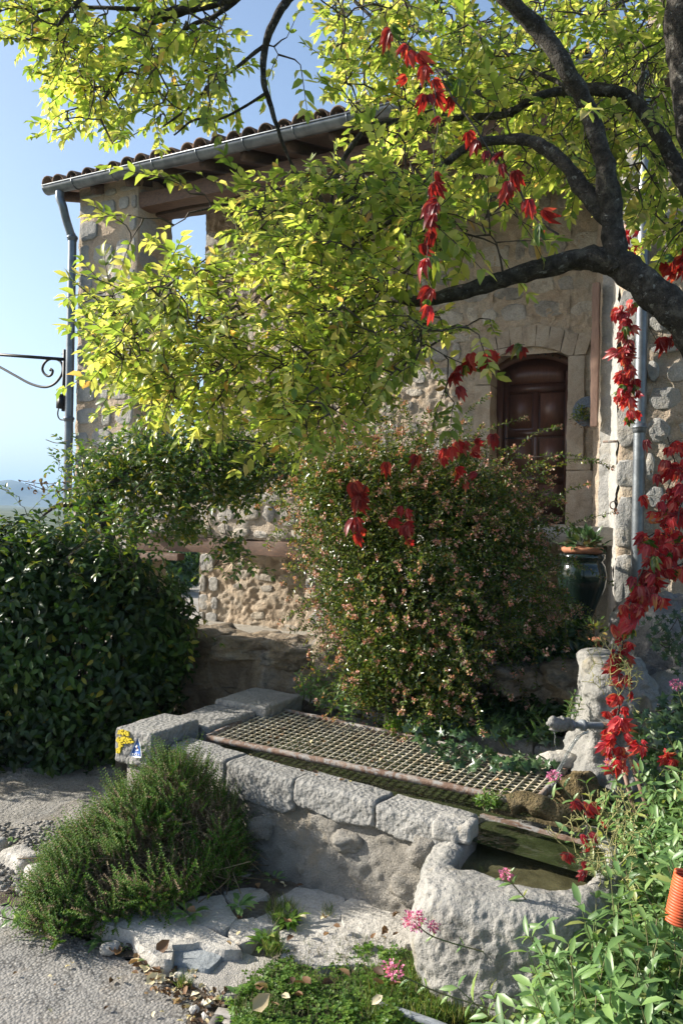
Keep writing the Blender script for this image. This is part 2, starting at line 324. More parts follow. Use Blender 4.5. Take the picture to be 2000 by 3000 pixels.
def tube(g, P, rad, sides=8, cap=True, bump=0, seed=0, bs=14):
    P = np.asarray(P, float); n = len(P); rad = np.broadcast_to(np.asarray(rad, float), (n,))
    T = np.gradient(P, axis=0); T /= np.linalg.norm(T, axis=1)[:, None]+1e-9
    a = np.array([0, 0, 1.0]) if abs(T[0][2]) < .9 else np.array([1.0, 0, 0])
    X = np.zeros_like(P); x = np.cross(T[0], a); x /= np.linalg.norm(x)
    for i in range(n):
        x = x - T[i]*np.dot(x, T[i]); x /= np.linalg.norm(x)+1e-9; X[i] = x
    Y = np.cross(T, X); th = np.arange(sides)/sides*2*math.pi
    ring = (np.cos(th)[None, :, None]*X[:, None, :] + np.sin(th)[None, :, None]*Y[:, None, :])
    V = P[:, None, :] + ring*rad[:, None, None]
    if bump:
        nz = fbm(V.reshape(-1, 3)*bs, 3, seed).reshape(n, sides); V = V + ring*(nz*bump*rad[:, None])[:, :, None]
    V = V.reshape(-1, 3)
    i = np.arange(n-1)[:, None]*sides; j = np.arange(sides)[None, :]; j2 = (j+1) % sides
    F = np.stack([i+j, i+j2, i+sides+j2, i+sides+j], -1).reshape(-1, 4)
    fs = [F]
    if cap:
        V = np.vstack([V, P[:1], P[-1:]]); c0 = n*sides; jj = np.arange(sides); j3 = (jj+1) % sides
        fs.append(np.stack([np.full(sides, c0), j3, jj], -1)); fs.append(np.stack([np.full(sides, c0+1), (n-1)*sides+jj, (n-1)*sides+j3], -1))
    g.add(V, fs)
def smooth_path(P, k=4):
    """Catmull-Rom through points (rows may carry radius as extra column)"""
    P = np.asarray(P, float); Q = np.vstack([2*P[0]-P[1], P, 2*P[-1]-P[-2]]); out = []
    for i in range(1, len(Q)-2):
        for s in np.arange(k)/k:
            out.append(.5*((2*Q[i]) + (-Q[i-1]+Q[i+1])*s + (2*Q[i-1]-5*Q[i]+4*Q[i+1]-Q[i+2])*s*s + (-Q[i-1]+3*Q[i]-3*Q[i+1]+Q[i+2])*s**3))
    out.append(P[-1]); return np.array(out)
def lathe(g, prof, c, sides=24):
    prof = np.asarray(prof, float); n = len(prof); th = np.arange(sides)/sides*2*math.pi
    V = np.stack([c[0]+prof[:, 0:1]*np.cos(th), c[1]+prof[:, 0:1]*np.sin(th), c[2]+np.repeat(prof[:, 1:2], sides, 1)], -1).reshape(-1, 3)
    i = np.arange(n-1)[:, None]*sides; j = np.arange(sides)[None, :]; j2 = (j+1) % sides
    g.add(V, np.stack([i+j, i+j2, i+sides+j2, i+sides+j], -1).reshape(-1, 4))
def grid(nu, nv):
    i = np.arange(nv-1)[:, None]*nu; j = np.arange(nu-1)[None, :]
    return np.stack([i+j, i+j+1, i+nu+j+1, i+nu+j], -1).reshape(-1, 4)
def rough_sheet(g, P0, A, B, la, lb, res, nrm, amp, scale=8, seed=0, mask=None, extra=None):
    """displaced grid spanning P0 + a*A + b*B"""
    nu, nv = max(2, int(la/res)+1), max(2, int(lb/res)+1)
    a, b = np.meshgrid(np.linspace(0, la, nu), np.linspace(0, lb, nv)); a = a.ravel(); b = b.ravel()
    V = P0 + a[:, None]*A + b[:, None]*B
    q1 = fbm(V*scale, 4, seed, .55); q2 = .42-np.abs(fbm(V*scale*1.35+31, 3, seed+40, .5)); d = (q1*.62+q2*.75)*amp
    if extra is not None: d = d + extra(a, b)
    V = V + d[:, None]*nrm
    F = grid(nu, nv)
    if mask is not None:
        ca = a[F].mean(1); cb = b[F].mean(1); F = F[mask(ca, cb)]
    g.add(V, F)
def rough_box(g, P0, A, B, C_, la, lb, lc, res, amp, scale=8, seed=0, rnd=.0, taper=None):
    """subdivided box with rounded, noisy faces; A,B,C_ unit axes"""
    n = [max(2, int(x/res)+1) for x in (la, lb, lc)]
    L = (la, lb, lc); ax = [np.asarray(A), np.asarray(B), np.asarray(C_)]
    for k in range(3):
        i, j = [x for x in range(3) if x != k]
        u, v = np.meshgrid(np.linspace(-1, 1, n[i]), np.linspace(-1, 1, n[j])); u = u.ravel(); v = v.ravel()
        for s in (-1, 1):
            q = np.zeros((len(u), 3)); q[:, i] = u; q[:, j] = v; q[:, k] = s
            half = np.array(L)/2
            p = q*half
            if rnd > 0:
                inner = np.clip(p, -(half-rnd), (half-rnd)); d = p-inner; ln = np.linalg.norm(d, axis=1)[:, None]
                d = np.where(ln > 1e-9, d/np.maximum(ln, 1e-9)*rnd, 0); p = inner+d
            nrm = p/(half+1e-9); nrm = nrm**5; nrm /= np.linalg.norm(nrm, axis=1)[:, None]+1e-9
            if taper: p = taper(p, half)
            W = np.asarray(P0) + (p[:, 0:1]+la/2)*ax[0] + (p[:, 1:2]+lb/2)*ax[1] + (p[:, 2:3]+lc/2)*ax[2]
            nw = nrm[:, 0:1]*ax[0]+nrm[:, 1:2]*ax[1]+nrm[:, 2:3]*ax[2]
            W = W + nw*(fbm(W*scale, 4, seed, .55)*amp)[:, None]
            F = grid(n[i], n[j])
            flip = (s > 0) == (k == 1)
            g.add(W, F[:, ::-1] if flip else F)
def hrough(g, t0, t1, v0, v1, z0, z1, res, amp, scale=8, seed=0, rnd=.02):
    rough_box(g, HW(t0, v0, z0), HU, HV, np.array([0, 0, 1.0]), t1-t0, v1-v0, z1-z0, res, amp, scale, seed, rnd)

def rock(g, c, rad, amp=.25, seed=0, res=24, scale=1.6, square=2.0):
    """lump: superellipsoid with noise; rad=(rx,ry,rz)"""
    nu, nv = res*2, res
    th = np.linspace(0, 2*math.pi, nu, endpoint=False); ph = np.linspace(-math.pi/2, math.pi/2, nv)
    T, Pp = np.meshgrid(th, ph); T = T.ravel(); Pp = Pp.ravel()
    d = np.stack([np.cos(Pp)*np.cos(T), np.cos(Pp)*np.sin(T), np.sin(Pp)], -1)
    k = (np.abs(d)**square).sum(1)**(1/square); q = d/k[:, None]
    q = q*(1+amp*fbm(q*scale+seed*7.1, 4, seed, .55))[:, None]
    V = np.asarray(c) + q*np.asarray(rad)
    i = np.arange(nv-1)[:, None]*nu; j = np.arange(nu)[None, :]; j2 = (j+1) % nu
    g.add(V, np.stack([i+j, i+j2, i+nu+j2, i+nu+j], -1).reshape(-1, 4))

# stone pool for walls
def stone_mesh(k, mat, sq=4.0, n=9, jit=.20):
    r = np.random.default_rng(100+k); th = (np.arange(n)+r.uniform(-.25, .25, n))/n*2*math.pi
    c, s = np.cos(th), np.sin(th); rr = (np.abs(c)**sq+np.abs(s)**sq)**(-1/sq)*.5*(1-r.uniform(0, jit, n))
    X, Y = rr*c, rr*s
    rings = [(1.0, -.8), (1.0, .1), (.95, .62), (.84, .93), (.45, 1.0)]
    V = []
    for (k_, z) in rings:
        zz = z + (r.uniform(-.38, .25, n) if z > .3 else 0)
        V.append(np.stack([X*k_, Y*k_, np.broadcast_to(zz, n)], -1))
    V = np.vstack(V+[[[0, 0, 1.0+r.uniform(-.1, .1)]]])
    F = []
    for q in range(len(rings)-1):
        for j in range(n): F.append([q*n+j, q*n+(j+1) % n, (q+1)*n+(j+1) % n, (q+1)*n+j])
    m = len(rings)-1; T = [[m*n+j, m*n+(j+1) % n, len(V)-1] for j in range(n)]
    return make_mesh('stone', V, [np.array(F), np.array(T)], M[mat], True)
POOL = {}
def pool(mat, sq=4.0, jit=.12):
    key = (mat, sq)
    if key not in POOL: POOL[key] = [stone_mesh(k, mat, sq, 9 if sq < 5 else 12, .24 if sq < 5 else .12) for k in range(12)]
    return POOL[key]
def lay_stones(parent, org, A, Nn, t0, t1, z0, z1, hr, wr, mat='rubble', proud=.02, mask=None, gap=.03, rnd=None, sq=4.0, name='stone'):
    """courses of irregular stones on a wall face; A horizontal axis, Nn outward normal"""
    rnd = rnd or random.Random(int(abs(t0*100+z0*10))+3); z = z0; cnt = 0; Zv = np.array([0, 0, 1.0])
    P = pool(mat, sq)
    while z < z1-.04:
        h = min(rnd.uniform(*hr), z1-z); t = t0 - rnd.uniform(0, .15)
        while t < t1-.03:
            wd = rnd.uniform(*wr); a, b = max(t, t0), min(t+wd, t1); t += wd
            if b-a < .07: continue
            hh = h*rnd.uniform(.78, 1.08); cz = z+h/2+rnd.uniform(-.03, .03)*(1 if sq < 5 else .3); ct = (a+b)/2
            if mask and not mask(ct, cz, (b-a), hh): continue
            ang = rnd.uniform(-.13, .13)*(1 if sq < 5 else .3); Ax = A*math.cos(ang)+Zv*math.sin(ang); Zx = -A*math.sin(ang)+Zv*math.cos(ang)
            d = proud*rnd.uniform(.7, 1.5)
            o = part(name, P[rnd.randrange(12)], parent, mat4=M4((Ax*(b-a-gap), Zx*(hh-gap), Nn*d), org+A*ct+Zv*cz)); cnt += 1
        z += h
    return cnt

# ------------------------------------------------------------------ foliage helpers
def leaf_shape(wid=.42, fold=.10, droop=.12, q=8):
    """unit leaf along +x, 8 triangles"""
    w2 = wid/2
    V = np.array([[0, 0, 0], [.33, 0, .0], [.68, 0, -droop*.3], [1, 0, -droop],
                  [.28, w2*.92, fold], [.66, w2*.85, fold*.8-droop*.3], [.28, -w2*.92, fold], [.66, -w2*.85, fold*.8-droop*.3]])
    Q = np.array([[1, 2, 5, 4], [1, 6, 7, 2]]); T = np.array([[0, 1, 4], [2, 3, 5], [0, 6, 1], [2, 7, 3]])
    return V, [Q, T]
def leaf_small(wid=.5, fold=.1):
    V = np.array([[0, 0, 0], [1, 0, 0], [.45, wid/2, fold], [.45, -wid/2, fold]]); return V, [np.array([[0, 1, 2], [0, 3, 1]])]
def frames(D, Nn):
    """rotation columns from direction D and rough normal Nn"""
    D = D/(np.linalg.norm(D, axis=1)[:, None]+1e-9); Y = np.cross(Nn, D); Y /= np.linalg.norm(Y, axis=1)[:, None]+1e-9
    Z = np.cross(D, Y); return np.stack([D, Y, Z], -1)
def scatter(g, base, Rm, T, S):
    V, Fs = base; n = len(T); S = np.asarray(S, float); S = S[:, None, None] if S.ndim == 1 else S[:, None, :]
    W = np.einsum('nij,nkj->nki', Rm, V[None]*S) + T[:, None, :]
    off = (np.arange(n)*len(V))[:, None, None]
    g.add(W.reshape(-1, 3), [(f[None]+off).reshape(-1, f.shape[1]) for f in Fs])
def rdir(n): d = rng.normal(size=(n, 3)); return d/np.linalg.norm(d, axis=1)[:, None]
def place_leaf_objs(parent, me, Rm, T, S, idx, name='leaf'):
    for i in idx:
        r = Rm[i]*S[i]; part(name, me, parent, mat4=M4((r[:, 0], r[:, 1], r[:, 2]), T[i]))
def leaves_out(root, mat, base, Rm, T, S, nobj=300, name='foliage', leafname='leaf'):
    """the nearest leaves become objects of their own, the rest is one part"""
    n = len(T); S = np.asarray(S, float)
    if nobj:
        r = T - np.array([0, 0, EYE]); u = r[:, 0]/r[:, 1]; v = r[:, 2]/r[:, 1]
        vis = (np.abs(u) < .42) & (np.abs(v) < .64) & (r[:, 1] > .3)
        facing = np.abs(np.einsum('ni,ni->n', Rm[:, :, 2], r/np.linalg.norm(r, axis=1)[:, None]))
        score = np.where(vis, S*(.4+facing)/np.linalg.norm(r, axis=1), 0)
        order = np.argsort(-score*(1+.35*rng.random(n)))[:nobj]
        me = make_mesh(leafname, base[0], base[1], M[mat], True)
        place_leaf_objs(root, me, Rm, T, S, order, leafname)
        keep = np.ones(n, bool); keep[order] = False
    else: keep = np.ones(n, bool)
    g = Geo(); scatter(g, base, Rm[keep], T[keep], S[keep]); return obj(name, g, mat, root, True, kind='stuff')
def in_poly(x, y, poly):
    poly = np.asarray(poly, float); c = np.zeros(len(x), bool); j = len(poly)-1
    for i in range(len(poly)):
        xi, yi = poly[i]; xj, yj = poly[j]
        c ^= ((yi > y) != (yj > y)) & (x < (xj-xi)*(y-yi)/(yj-yi+1e-12)+xi); j = i
    return c
def sample_poly(poly, n):
    p = np.asarray(poly, float); lo, hi = p.min(0), p.max(0); out = np.zeros((0, 2))
    while len(out) < n:
        q = rng.uniform(lo, hi, (n*2, 2)); q = q[in_poly(q[:, 0], q[:, 1], poly)]; out = np.vstack([out, q])
    return out[:n]
def blob_shell(blobs, n, thick=.3, noise_a=.2, ns=3.0, seed=0):
    """points near the surface of a union of ellipsoids (cx,cy,cz,rx,ry,rz); returns points, outward normals, depth 0..1"""
    B = np.array(blobs, float); area = (B[:, 3]*B[:, 4]*B[:, 5])**(2/3); pr = area/area.sum()
    P = np.zeros((0, 3)); Nn = np.zeros((0, 3)); Dp = np.zeros(0)
    while len(P) < n:
        k = rng.choice(len(B), n*2, p=pr); d = rdir(n*2); dep = rng.random(n*2)**1.3
        f = 1-thick*dep; f = f*(1+noise_a*fbm(d*ns+k[:, None]*3.3, 3, seed))
        p = B[k, :3] + d*B[k, 3:]*f[:, None]; nn = d/B[k, 3:]; nn /= np.linalg.norm(nn, axis=1)[:, None]
        ok = np.ones(len(p), bool)
        for i, b in enumerate(B):
            e = np.linalg.norm((p-b[:3])/b[3:], axis=1); ok &= (k == i) | (e > 1-thick*1.1)
        P = np.vstack([P, p[ok]]); Nn = np.vstack([Nn, nn[ok]]); Dp = np.concatenate([Dp, dep[ok]])
    return P[:n], Nn[:n], Dp[:n]
def pblob(px, py, d, rx, ry, rd):
    """ellipsoid whose outline is at photo position (px,py) with pixel radii at distance d"""
    c = at(px, py, d); return (c[0], c[1], c[2], rx*d/FPX, rd, ry*d/FPX)
LEAF = leaf_shape(.46, .09, .13); LEAFN = leaf_shape(.30, .06, .15); SM = leaf_small(); 
M['bed'] = rocky('gritty_joint', [(.07, .055, .04), (.13, .11, .085), (.22, .20, .17)], 9, 120, bumps=((40, .01), (150, .006)))
# =================================================================== SETTING
def sheet(name, mat, pts, z, res=None, amp=0, scale=3, kind='structure', smooth=True, seed=0):
    """ground patch: polygon clipped grid"""
    p = np.array(pts, float); lo, hi = p.min(0), p.max(0)
    nu, nv = int((hi[0]-lo[0])/res)+2, int((hi[1]-lo[1])/res)+2
    X, Y = np.meshgrid(np.linspace(lo[0], hi[0], nu), np.linspace(lo[1], hi[1], nv)); X = X.ravel(); Y = Y.ravel()
    Z = np.full(len(X), 0.0)+ (z(X, Y) if callable(z) else z)
    V = np.stack([X, Y, Z], -1); V[:, 2] += fbm(np.stack([X, Y, X*0], -1)*scale, 4, seed)*amp
    F = grid(nu, nv); c = V[F].mean(1); F = F[in_poly(c[:, 0], c[:, 1], p)]
    g = Geo(); g.add(V, F); return tag(obj(name, g, mat, smooth=smooth), kind=kind)
g = Geo()
g.add([[-4000, -30, -.09], [4000, -30, -.09], [4000, 7000, -.09], [-4000, 7000, -.09]], [np.array([[0, 1, 2, 3]])])
tag(obj('ground', g, 'hill'), kind='structure')
# far wooded hills beyond the valley
def ridge(name, d, pts, depth, amp, seed, mat='hill'):
    px = np.array([p[0] for p in pts], float); py = np.array([p[1] for p in pts], float)
    xs = np.linspace(px[0], px[-1], 160); ys = np.interp(xs, px, py)
    rows = []
    prof = [(-1, 0), (-.6, .35), (-.3, .75), (0, 1), (.4, .7), (1, 0)]
    for (o_, h_) in prof:
        P = np.array([at(a, b, d) for a, b in zip(xs, ys)]); P[:, 1] += o_*depth; P[:, 2] = -.5+(P[:, 2]+.5)*h_
        P[:, 2] += fbm(P*np.array([1, 1, 0])*(6/d), 4, seed)*amp*(1 if h_ > 0 else 0); rows.append(P)
    g = Geo(); g.add(np.vstack(rows), grid(len(xs), len(prof))); tag(obj(name, g, mat, smooth=True), kind='structure')
ridge('hills', 1600, [(-1800, 1490), (-900, 1450), (-300, 1430), (-60, 1418), (30, 1404), (70, 1412), (120, 1440), (200, 1466), (400, 1500), (900, 1520)], 200, 5, 3)
ridge('hills', 2100, [(-900, 1480), (60, 1450), (150, 1424), (230, 1415), (400, 1440), (900, 1500)], 200, 5, 9)
ridge('hills', 800, [(-1800, 1500), (-400, 1492), (0, 1484), (90, 1490), (300, 1508), (900, 1526)], 160, 4, 5)
# road, yard, beds
def gp(px, py, z=0): p = onz(px, py, z); return (p[0], p[1])
sheet('road', 'asphalt', [gp(-900, 2560), gp(-200, 2520), gp(20, 2560), gp(110, 2700), gp(290, 2770), gp(480, 2870), gp(570, 2945), (-.28, 1.4), (-3.5, 1.4)], 0, .012, .002, 2.5)
g = Geo()
def yardz(X, Y): return .05+.06*np.clip((4.2-Y)*0, 0, 1)
sheet('gravel_path', 'gravel', [gp(-1300, 2400), gp(-900, 2560), gp(-200, 2525), gp(30, 2560), gp(120, 2720), (-.4, 4.0), (-.4, 5.6), (-.9, 6.6), (-9, 8.5), (-9, 3.2)], .035, .03, .02, 5)
# soil between paving, basin and road
sheet('soil_bed', 'soil', [gp(-20, 2640), gp(290, 2765), gp(480, 2860), gp(570, 2935), (-.45, 2.0), (-.30, 1.2), (3.2, 1.2), (3.2, 4.6), (-1.0, 4.4)],
      lambda X, Y: .005 + .55*np.clip((X-.95)/.9, 0, 1)**1.2 + .03*np.clip(Y-2.8, 0, 1), .03, .014, 5, seed=4)
sheet('courtyard', 'gravel', [(-1.2, 5.2), (2.6, 4.5), (6, 8), (3, 30), (-14, 30), (-9, 8)], .0, .09, .03, 1.5)
sheet('terrace_ground', 'soil', [(-.55, 4.78), (2.6, 3.2), (4.6, 5), (3.0, 7.2), (.3, 6.6), (-.5, 5.3)], lambda X, Y: .42+0*X, .05, .06, 3, seed=8)

# paving: irregular slabs
def z_pts(lst, z, s=1.96, ox=200, oy=2500): return [gp(x/s+ox, y/s+oy, z) for x, y in lst]
slabs = [([(150, 350), (330, 285), (590, 275), (660, 330), (730, 405), (870, 470), (990, 545), (900, 556), (745, 503), (590, 520), (590, 605), (520, 585), (440, 530), (370, 440), (210, 405)], 'slab', .09),
    ([(600, 545), (745, 512), (890, 562), (850, 618), (805, 662), (715, 630), (600, 612)], 'bluestone', .070),
    ([(610, 622), (715, 640), (810, 680), (850, 640), (1000, 575), (1190, 610), (1210, 660), (1100, 720), (1010, 800), (905, 800), (850, 770), (690, 700)], 'concrete', .055),
    ([(672, 290), (760, 245), (880, 236), (958, 375), (890, 446), (735, 398)], 'slab', .088),
    ([(895, 215), (1040, 200), (1118, 207), (1150, 245), (1020, 288), (972, 300), (905, 250)], 'slab', .082),
    ([(968, 385), (1062, 368), (1100, 440), (1040, 500), (985, 525), (925, 455)], 'slab', .082),
    ([(1215, 445), (1390, 400), (1560, 395), (1700, 440), (1900, 540), (1800, 640), (1500, 640), (1240, 605)], 'slab', .078),
    ([(1195, 272), (1310, 198), (1480, 215), (1590, 250), (1560, 378), (1390, 388), (1240, 350)], 'slab', .085),
    ([(1585, 392), (1570, 290), (1660, 250), (1850, 290), (2020, 380), (1960, 520), (1800, 460)], 'slab', .09),
    ([(795, 155), (960, 85), (1060, 66), (1050, 110), (950, 150), (830, 176)], 'slab', .08),
    ([(1330, 190), (1480, 120), (1620, 160), (1640, 238), (1500, 205)], 'slab', .075),
    ([(1075, 380), (1170, 330), (1215, 360), (1205, 420), (1110, 432)], 'slab', .085)]
sheet('paving_bed', 'bed', z_pts([(170, 350), (560, 260), (760, 190), (1050, 90), (1500, 120), (2050, 350), (1950, 560), (1500, 660), (1200, 700), (930, 800), (700, 690), (590, 580), (430, 520), (230, 400)], .06), lambda X, Y: .012+.040*np.clip((Y-2.7)/.4, 0, 1), .012, .010, 14, seed=14)
pav = thing('stone_paving', onz(700, 2700, .1), 'pale irregular stone slabs paving the ground in front of the water basin', 'paving', None)
def slab_geo(g, poly, z, thick=.11, seed=0):
    p = np.array(poly, float)
    a = .5*np.sum(p[:, 0]*np.roll(p[:, 1], -1)-p[:, 1]*np.roll(p[:, 0], -1))
    if a < 0: p = p[::-1]
    # densify the outline and roughen it
    Q = []
    for i in range(len(p)):
        q = p[(i+1) % len(p)]; k = max(1, int(np.linalg.norm(q-p[i])/.018))
        for s in range(k): Q.append(p[i]+(q-p[i])*s/k)
    Q = np.array(Q); n = len(Q); c = Q.mean(0)
    nz = fbm(np.hstack([Q*18, np.full((n, 1), seed*3.)]), 3, seed)
    T = np.roll(Q, -1, 0)-np.roll(Q, 1, 0); nr = np.stack([T[:, 1], -T[:, 0]], -1); nr /= np.linalg.norm(nr, axis=1)[:, None]+1e-9
    Q = Q + nr*(nz*.007)[:, None]
    Q = Q+nr*.008; lo, hi = Q.min(0), Q.max(0)
    from mathutils.geometry import delaunay_2d_cdt
    X, Y = np.meshgrid(np.arange(lo[0], hi[0], .014), np.arange(lo[1], hi[1], .014)); I = np.stack([X.ravel(), Y.ravel()], -1)+rng.uniform(-.003, .003, (X.size, 2))
    Qi = Q-nr*.005; I = I[in_poly(I[:, 0], I[:, 1], Qi-nr*.007)]
    vs_, _, tris, _, _, _ = delaunay_2d_cdt([Vector(q) for q in Qi]+[Vector(q) for q in I], [], [list(range(n))], 1, 1e-5)
    vs_ = np.array([tuple(v) for v in vs_]); hz_ = lambda q: fbm(np.hstack([q*7, np.zeros((len(q), 1))]), 4, 3)*.0045+fbm(np.hstack([q*30, np.zeros((len(q), 1))]), 2, 5)*.002
    g.add(np.hstack([vs_, (z+hz_(vs_))[:, None]]), [np.array([list(t) for t in tris])])
    rings = [(Q+nr*.004, z-thick), (Q, z-.012), (Qi, z)]
    V = np.vstack([np.hstack([q, (zz+hz_(q))[:, None]]) for q, zz in rings])
    g.add(V, [np.array([[k*n+i, k*n+(i+1) % n, (k+1)*n+(i+1) % n, (k+1)*n+i] for k in range(2) for i in range(n)])])
for i, (pl, mt, z) in enumerate(slabs):
    z -= .02; g = Geo(); slab_geo(g, z_pts(pl, z), z, .10, i); obj('slab', g, mt, pav, True, 'blue-grey slab set at the edge by the road' if mt == 'bluestone' else None)
# kerb stones at the left edge of the gravel
kb = thing('kerb', onz(40, 2600, 0), 'row of rough grey kerb stones between gravel and road, by the thyme bush', 'kerb')
for i, (a, b) in enumerate([((-330, 2560), (-160, 2540)), ((-150, 2545), (-20, 2555)), ((-10, 2560), (60, 2600)), ((62, 2605), (110, 2680))]):
    p, q = onz(*a, 0), onz(*b, 0); g = Geo(); d = q-p; L = np.linalg.norm(d); d /= L; n_ = np.array([-d[1], d[0], 0])
    rough_box(g, p, d, n_, np.array([0, 0, 1.0]), L, .13, .11, .015, .012, 9, i, .03); obj('stone', g, 'slab', kb, True)

# =================================================================== HOUSE
house = thing('stone_house', HW(3, 0, 0), 'old rubble stone house with an open gallery, arched brown door and tiled roof', 'house')
Zv = np.array([0, 0, 1.0])
VB = 1.9                                   # back wall of the gallery
tL, _ = hp(600, 900, VB); DT0, DZ0 = hp(1432, 1532, VB); DT1, DZ1 = hp(1665, 1045, VB)
DTOP = hp(1550, 1018, VB)[1]; EZ = 5.62    # eave height
FL = 1.50
# back wall with rough mortar relief, door opening left free
bw = Geo()
rr = .023
lump = lambda a, b: .0
rough_sheet(bw, HW(tL, VB, -.1), HU, Zv, DT0-tL-.0, 6.05, rr, -HV, .034, 8, 1)
rough_sheet(bw, HW(DT1, VB, -.1), HU, Zv, 6.7-DT1, 6.05, rr, -HV, .030, 8, 2)
rough_sheet(bw, HW(DT0, VB, DTOP-.08), HU, Zv, DT1-DT0, 6.05-DTOP-.02+.08, rr, -HV, .028, 8, 3)
rough_sheet(bw, HW(DT0, VB, -.1), HU, Zv, DT1-DT0, DZ0+.1, rr, -HV, .020, 7, 3)
rough_sheet(bw, HW(tL, VB, -.1), HV, Zv, .5, 6.05, rr, -HU, .02, 7, 4)
hbox(bw, tL+.01, DT0-.02, VB+.06, VB+.5, -.1, 5.95); hbox(bw, DT1+.02, 6.7, VB+.06, VB+.5, -.1, 5.95)
hbox(bw, DT0-.02, DT1+.02, VB+.06, VB+.5, DTOP+.05, 5.95); hbox(bw, DT0-.02, DT1+.02, VB+.06, VB+.5, -.1, DZ0-.03)
back = obj('back_wall', bw, 'mortar', house, True)
def dmask(t, z, w_, h_): return not (t+w_/2 > DT0-.17 and t-w_/2 < DT1+.15 and z+h_/2 > DZ0-.1 and z-h_/2 < DTOP+.25) and not (1.3 < z < 1.62)
n1 = lay_stones(back, HW(0, VB, 0), HU, -HV, tL+.34, 6.2, 1.6, 5.5, (.13, .30), (.14, .46), 'rubble', .020, lambda t, z, a, b: dmask(t, z, a, b) and random.random() < .68)
lay_stones(back, HW(0, VB, 0), HU, -HV, tL+.34, 3.6, -.1, 1.12, (.13, .25), (.16, .44), 'rubble', .020, lambda t, z, a, b: random.random() < .5)
# squared stones at the free end of the wall
lay_stones(back, HW(0, VB, 0), HU, -HV, tL-.015, tL+.36, -.1, 5.6, (.22, .34), (.24, .42), 'quoin', .03, sq=7.0)
lay_stones(back, HW(tL, 0, 0), HV, -HU, VB, VB+.5, -.1, 5.6, (.24, .34), (.3, .5), 'quoin', .02, sq=7.0)
print('stones back', n1)
# left pillar
ROOF0_ = hp(400, 492, -.24)[1]; pil = Geo(); PT = hp(400, 900, 0)[0]; PVt = .66
hrough(pil, 0, PT, 0, PVt, -.1, ROOF0_+.10, .035, .014, 5, 11, .03)
pillar = obj('pillar', pil, 'pmortar', house, True)
lay_stones(pillar, HW(0, -.005, 0), HU, -HV, -.0, PT, -.05, EZ-.08, (.20, .36), (.20, .50), 'quoin', .012, lambda t, z, a, b: random.random() < .94, .05, sq=6.0)
lay_stones(pillar, HW(PT, 0, 0), HV, HU, .0, PVt, -.05, EZ-.08, (.26, .42), (.3, .5), 'quoin', .010, lambda t, z, a, b: random.random() < .8, .05, sq=6.0)
lay_stones(pillar, HW(0, 0, 0), HV, -HU, .0, PVt, -.05, EZ-.08, (.26, .42), (.3, .5), 'quoin', .010, None, .05, sq=6.0)
# gallery floor, lintel beams, parapet
g = Geo(); hbox(g, tL, 6.5, .20, VB-.02, FL-.16, FL); obj('gallery_floor', g, 'concrete', house)
LZ = hp(800, 1632, 0)[1]
PTOP = hp(900, 1325, 0)[1]; PT1 = 4.35
g = Geo(); hrough(g, PT-.02, PT1+.2, .03, .26, LZ, LZ+.17, .05, .012, 3, 21, .02); obj('lintel_beam', g, 'beam', house, True)
g = Geo(); hrough(g, PT-.02, PT1+.2, .30, .52, LZ+.01, LZ+.18, .05, .01, 3, 22, .02); obj('lintel_beam', g, 'beamdark', house, True)
g = Geo(); hrough(g, PT+.02, PT+.75, -.07, .08, LZ-.10, LZ-.01, .03, .01, 4, 23, .02); obj('lintel_beam', g, 'beam', house, True)
g = Geo(); hrough(g, PT+.004, PT1, .06, .48, LZ+.175, PTOP, .035, .03, 6, 24, .02); par = obj('parapet', g, 'mortar', house, True)
lay_stones(par, HW(0, .06, 0), HU, -HV, PT+.02, PT1, LZ+.18, PTOP-.02, (.14, .24), (.15, .36), 'rubble', .035, None, .035, sq=2.8)
# lower front piers seen below the gallery, right of the passage
g = Geo(); hrough(g, 3.35, 4.5, .06, .48, -.1, LZ, .04, .03, 6, 25, .03); pr = obj('lower_pier', g, 'mortar', house, True)
lay_stones(pr, HW(0, .06, 0), HU, -HV, 3.36, 4.48, -.05, LZ-.02, (.15, .25), (.2, .36), 'rubble', .05)
# top beams of the gallery
for (v0, v1, z0, z1, mt) in ((.02, .24, EZ-.40, EZ-.20, 'beam'), (.30, .52, EZ-.40, EZ-.21, 'beamdark')):
    g = Geo(); hrough(g, PT-.05, 6.9, v0, v1, z0, z1, .06, .014, 3, 31, .03); obj('gallery_beam', g, mt, house, True)
zbb = hp(560, 608, VB)[1]; g = Geo(); rough_box(g, HW(-.45, VB+.02, zbb), HU, HV, Zv, tL+.43, .2, .2, .05, .012, 3, 33, .03); obj('end_beam', g, 'beamdark', house, True)
# roof: boards, rafters, tiles
pitch = math.tan(R(17)); RV0, RV1 = -.20, 5.2
ROOF0 = hp(400, 492, -.24)[1]-.035
def roofz(v): return ROOF0+(v-RV0)*pitch
SL = HV*math.cos(R(17))+Zv*math.sin(R(17)); RNn = -HV*math.sin(R(17))+Zv*math.cos(R(17))
roof = Geo(); RT0, RT1 = -.32, 9.4
V_, F_ = boxv(HW(RT0, RV0+.06, roofz(RV0+.06)), HU*(RT1-RT0), SL*5.5, RNn*.03); roof.add(V_, F_)
roof = obj('roof', roof, 'underside', house)
for t in np.arange(RT0+.1, RT1, .55):
    g = Geo(); V_, F_ = boxv(HW(t, RV0+.08, roofz(RV0+.08)-.115), HU*.09, SL*4.6, RNn*.11); g.add(V_, F_); obj('rafter', g, 'beamdark', roof)
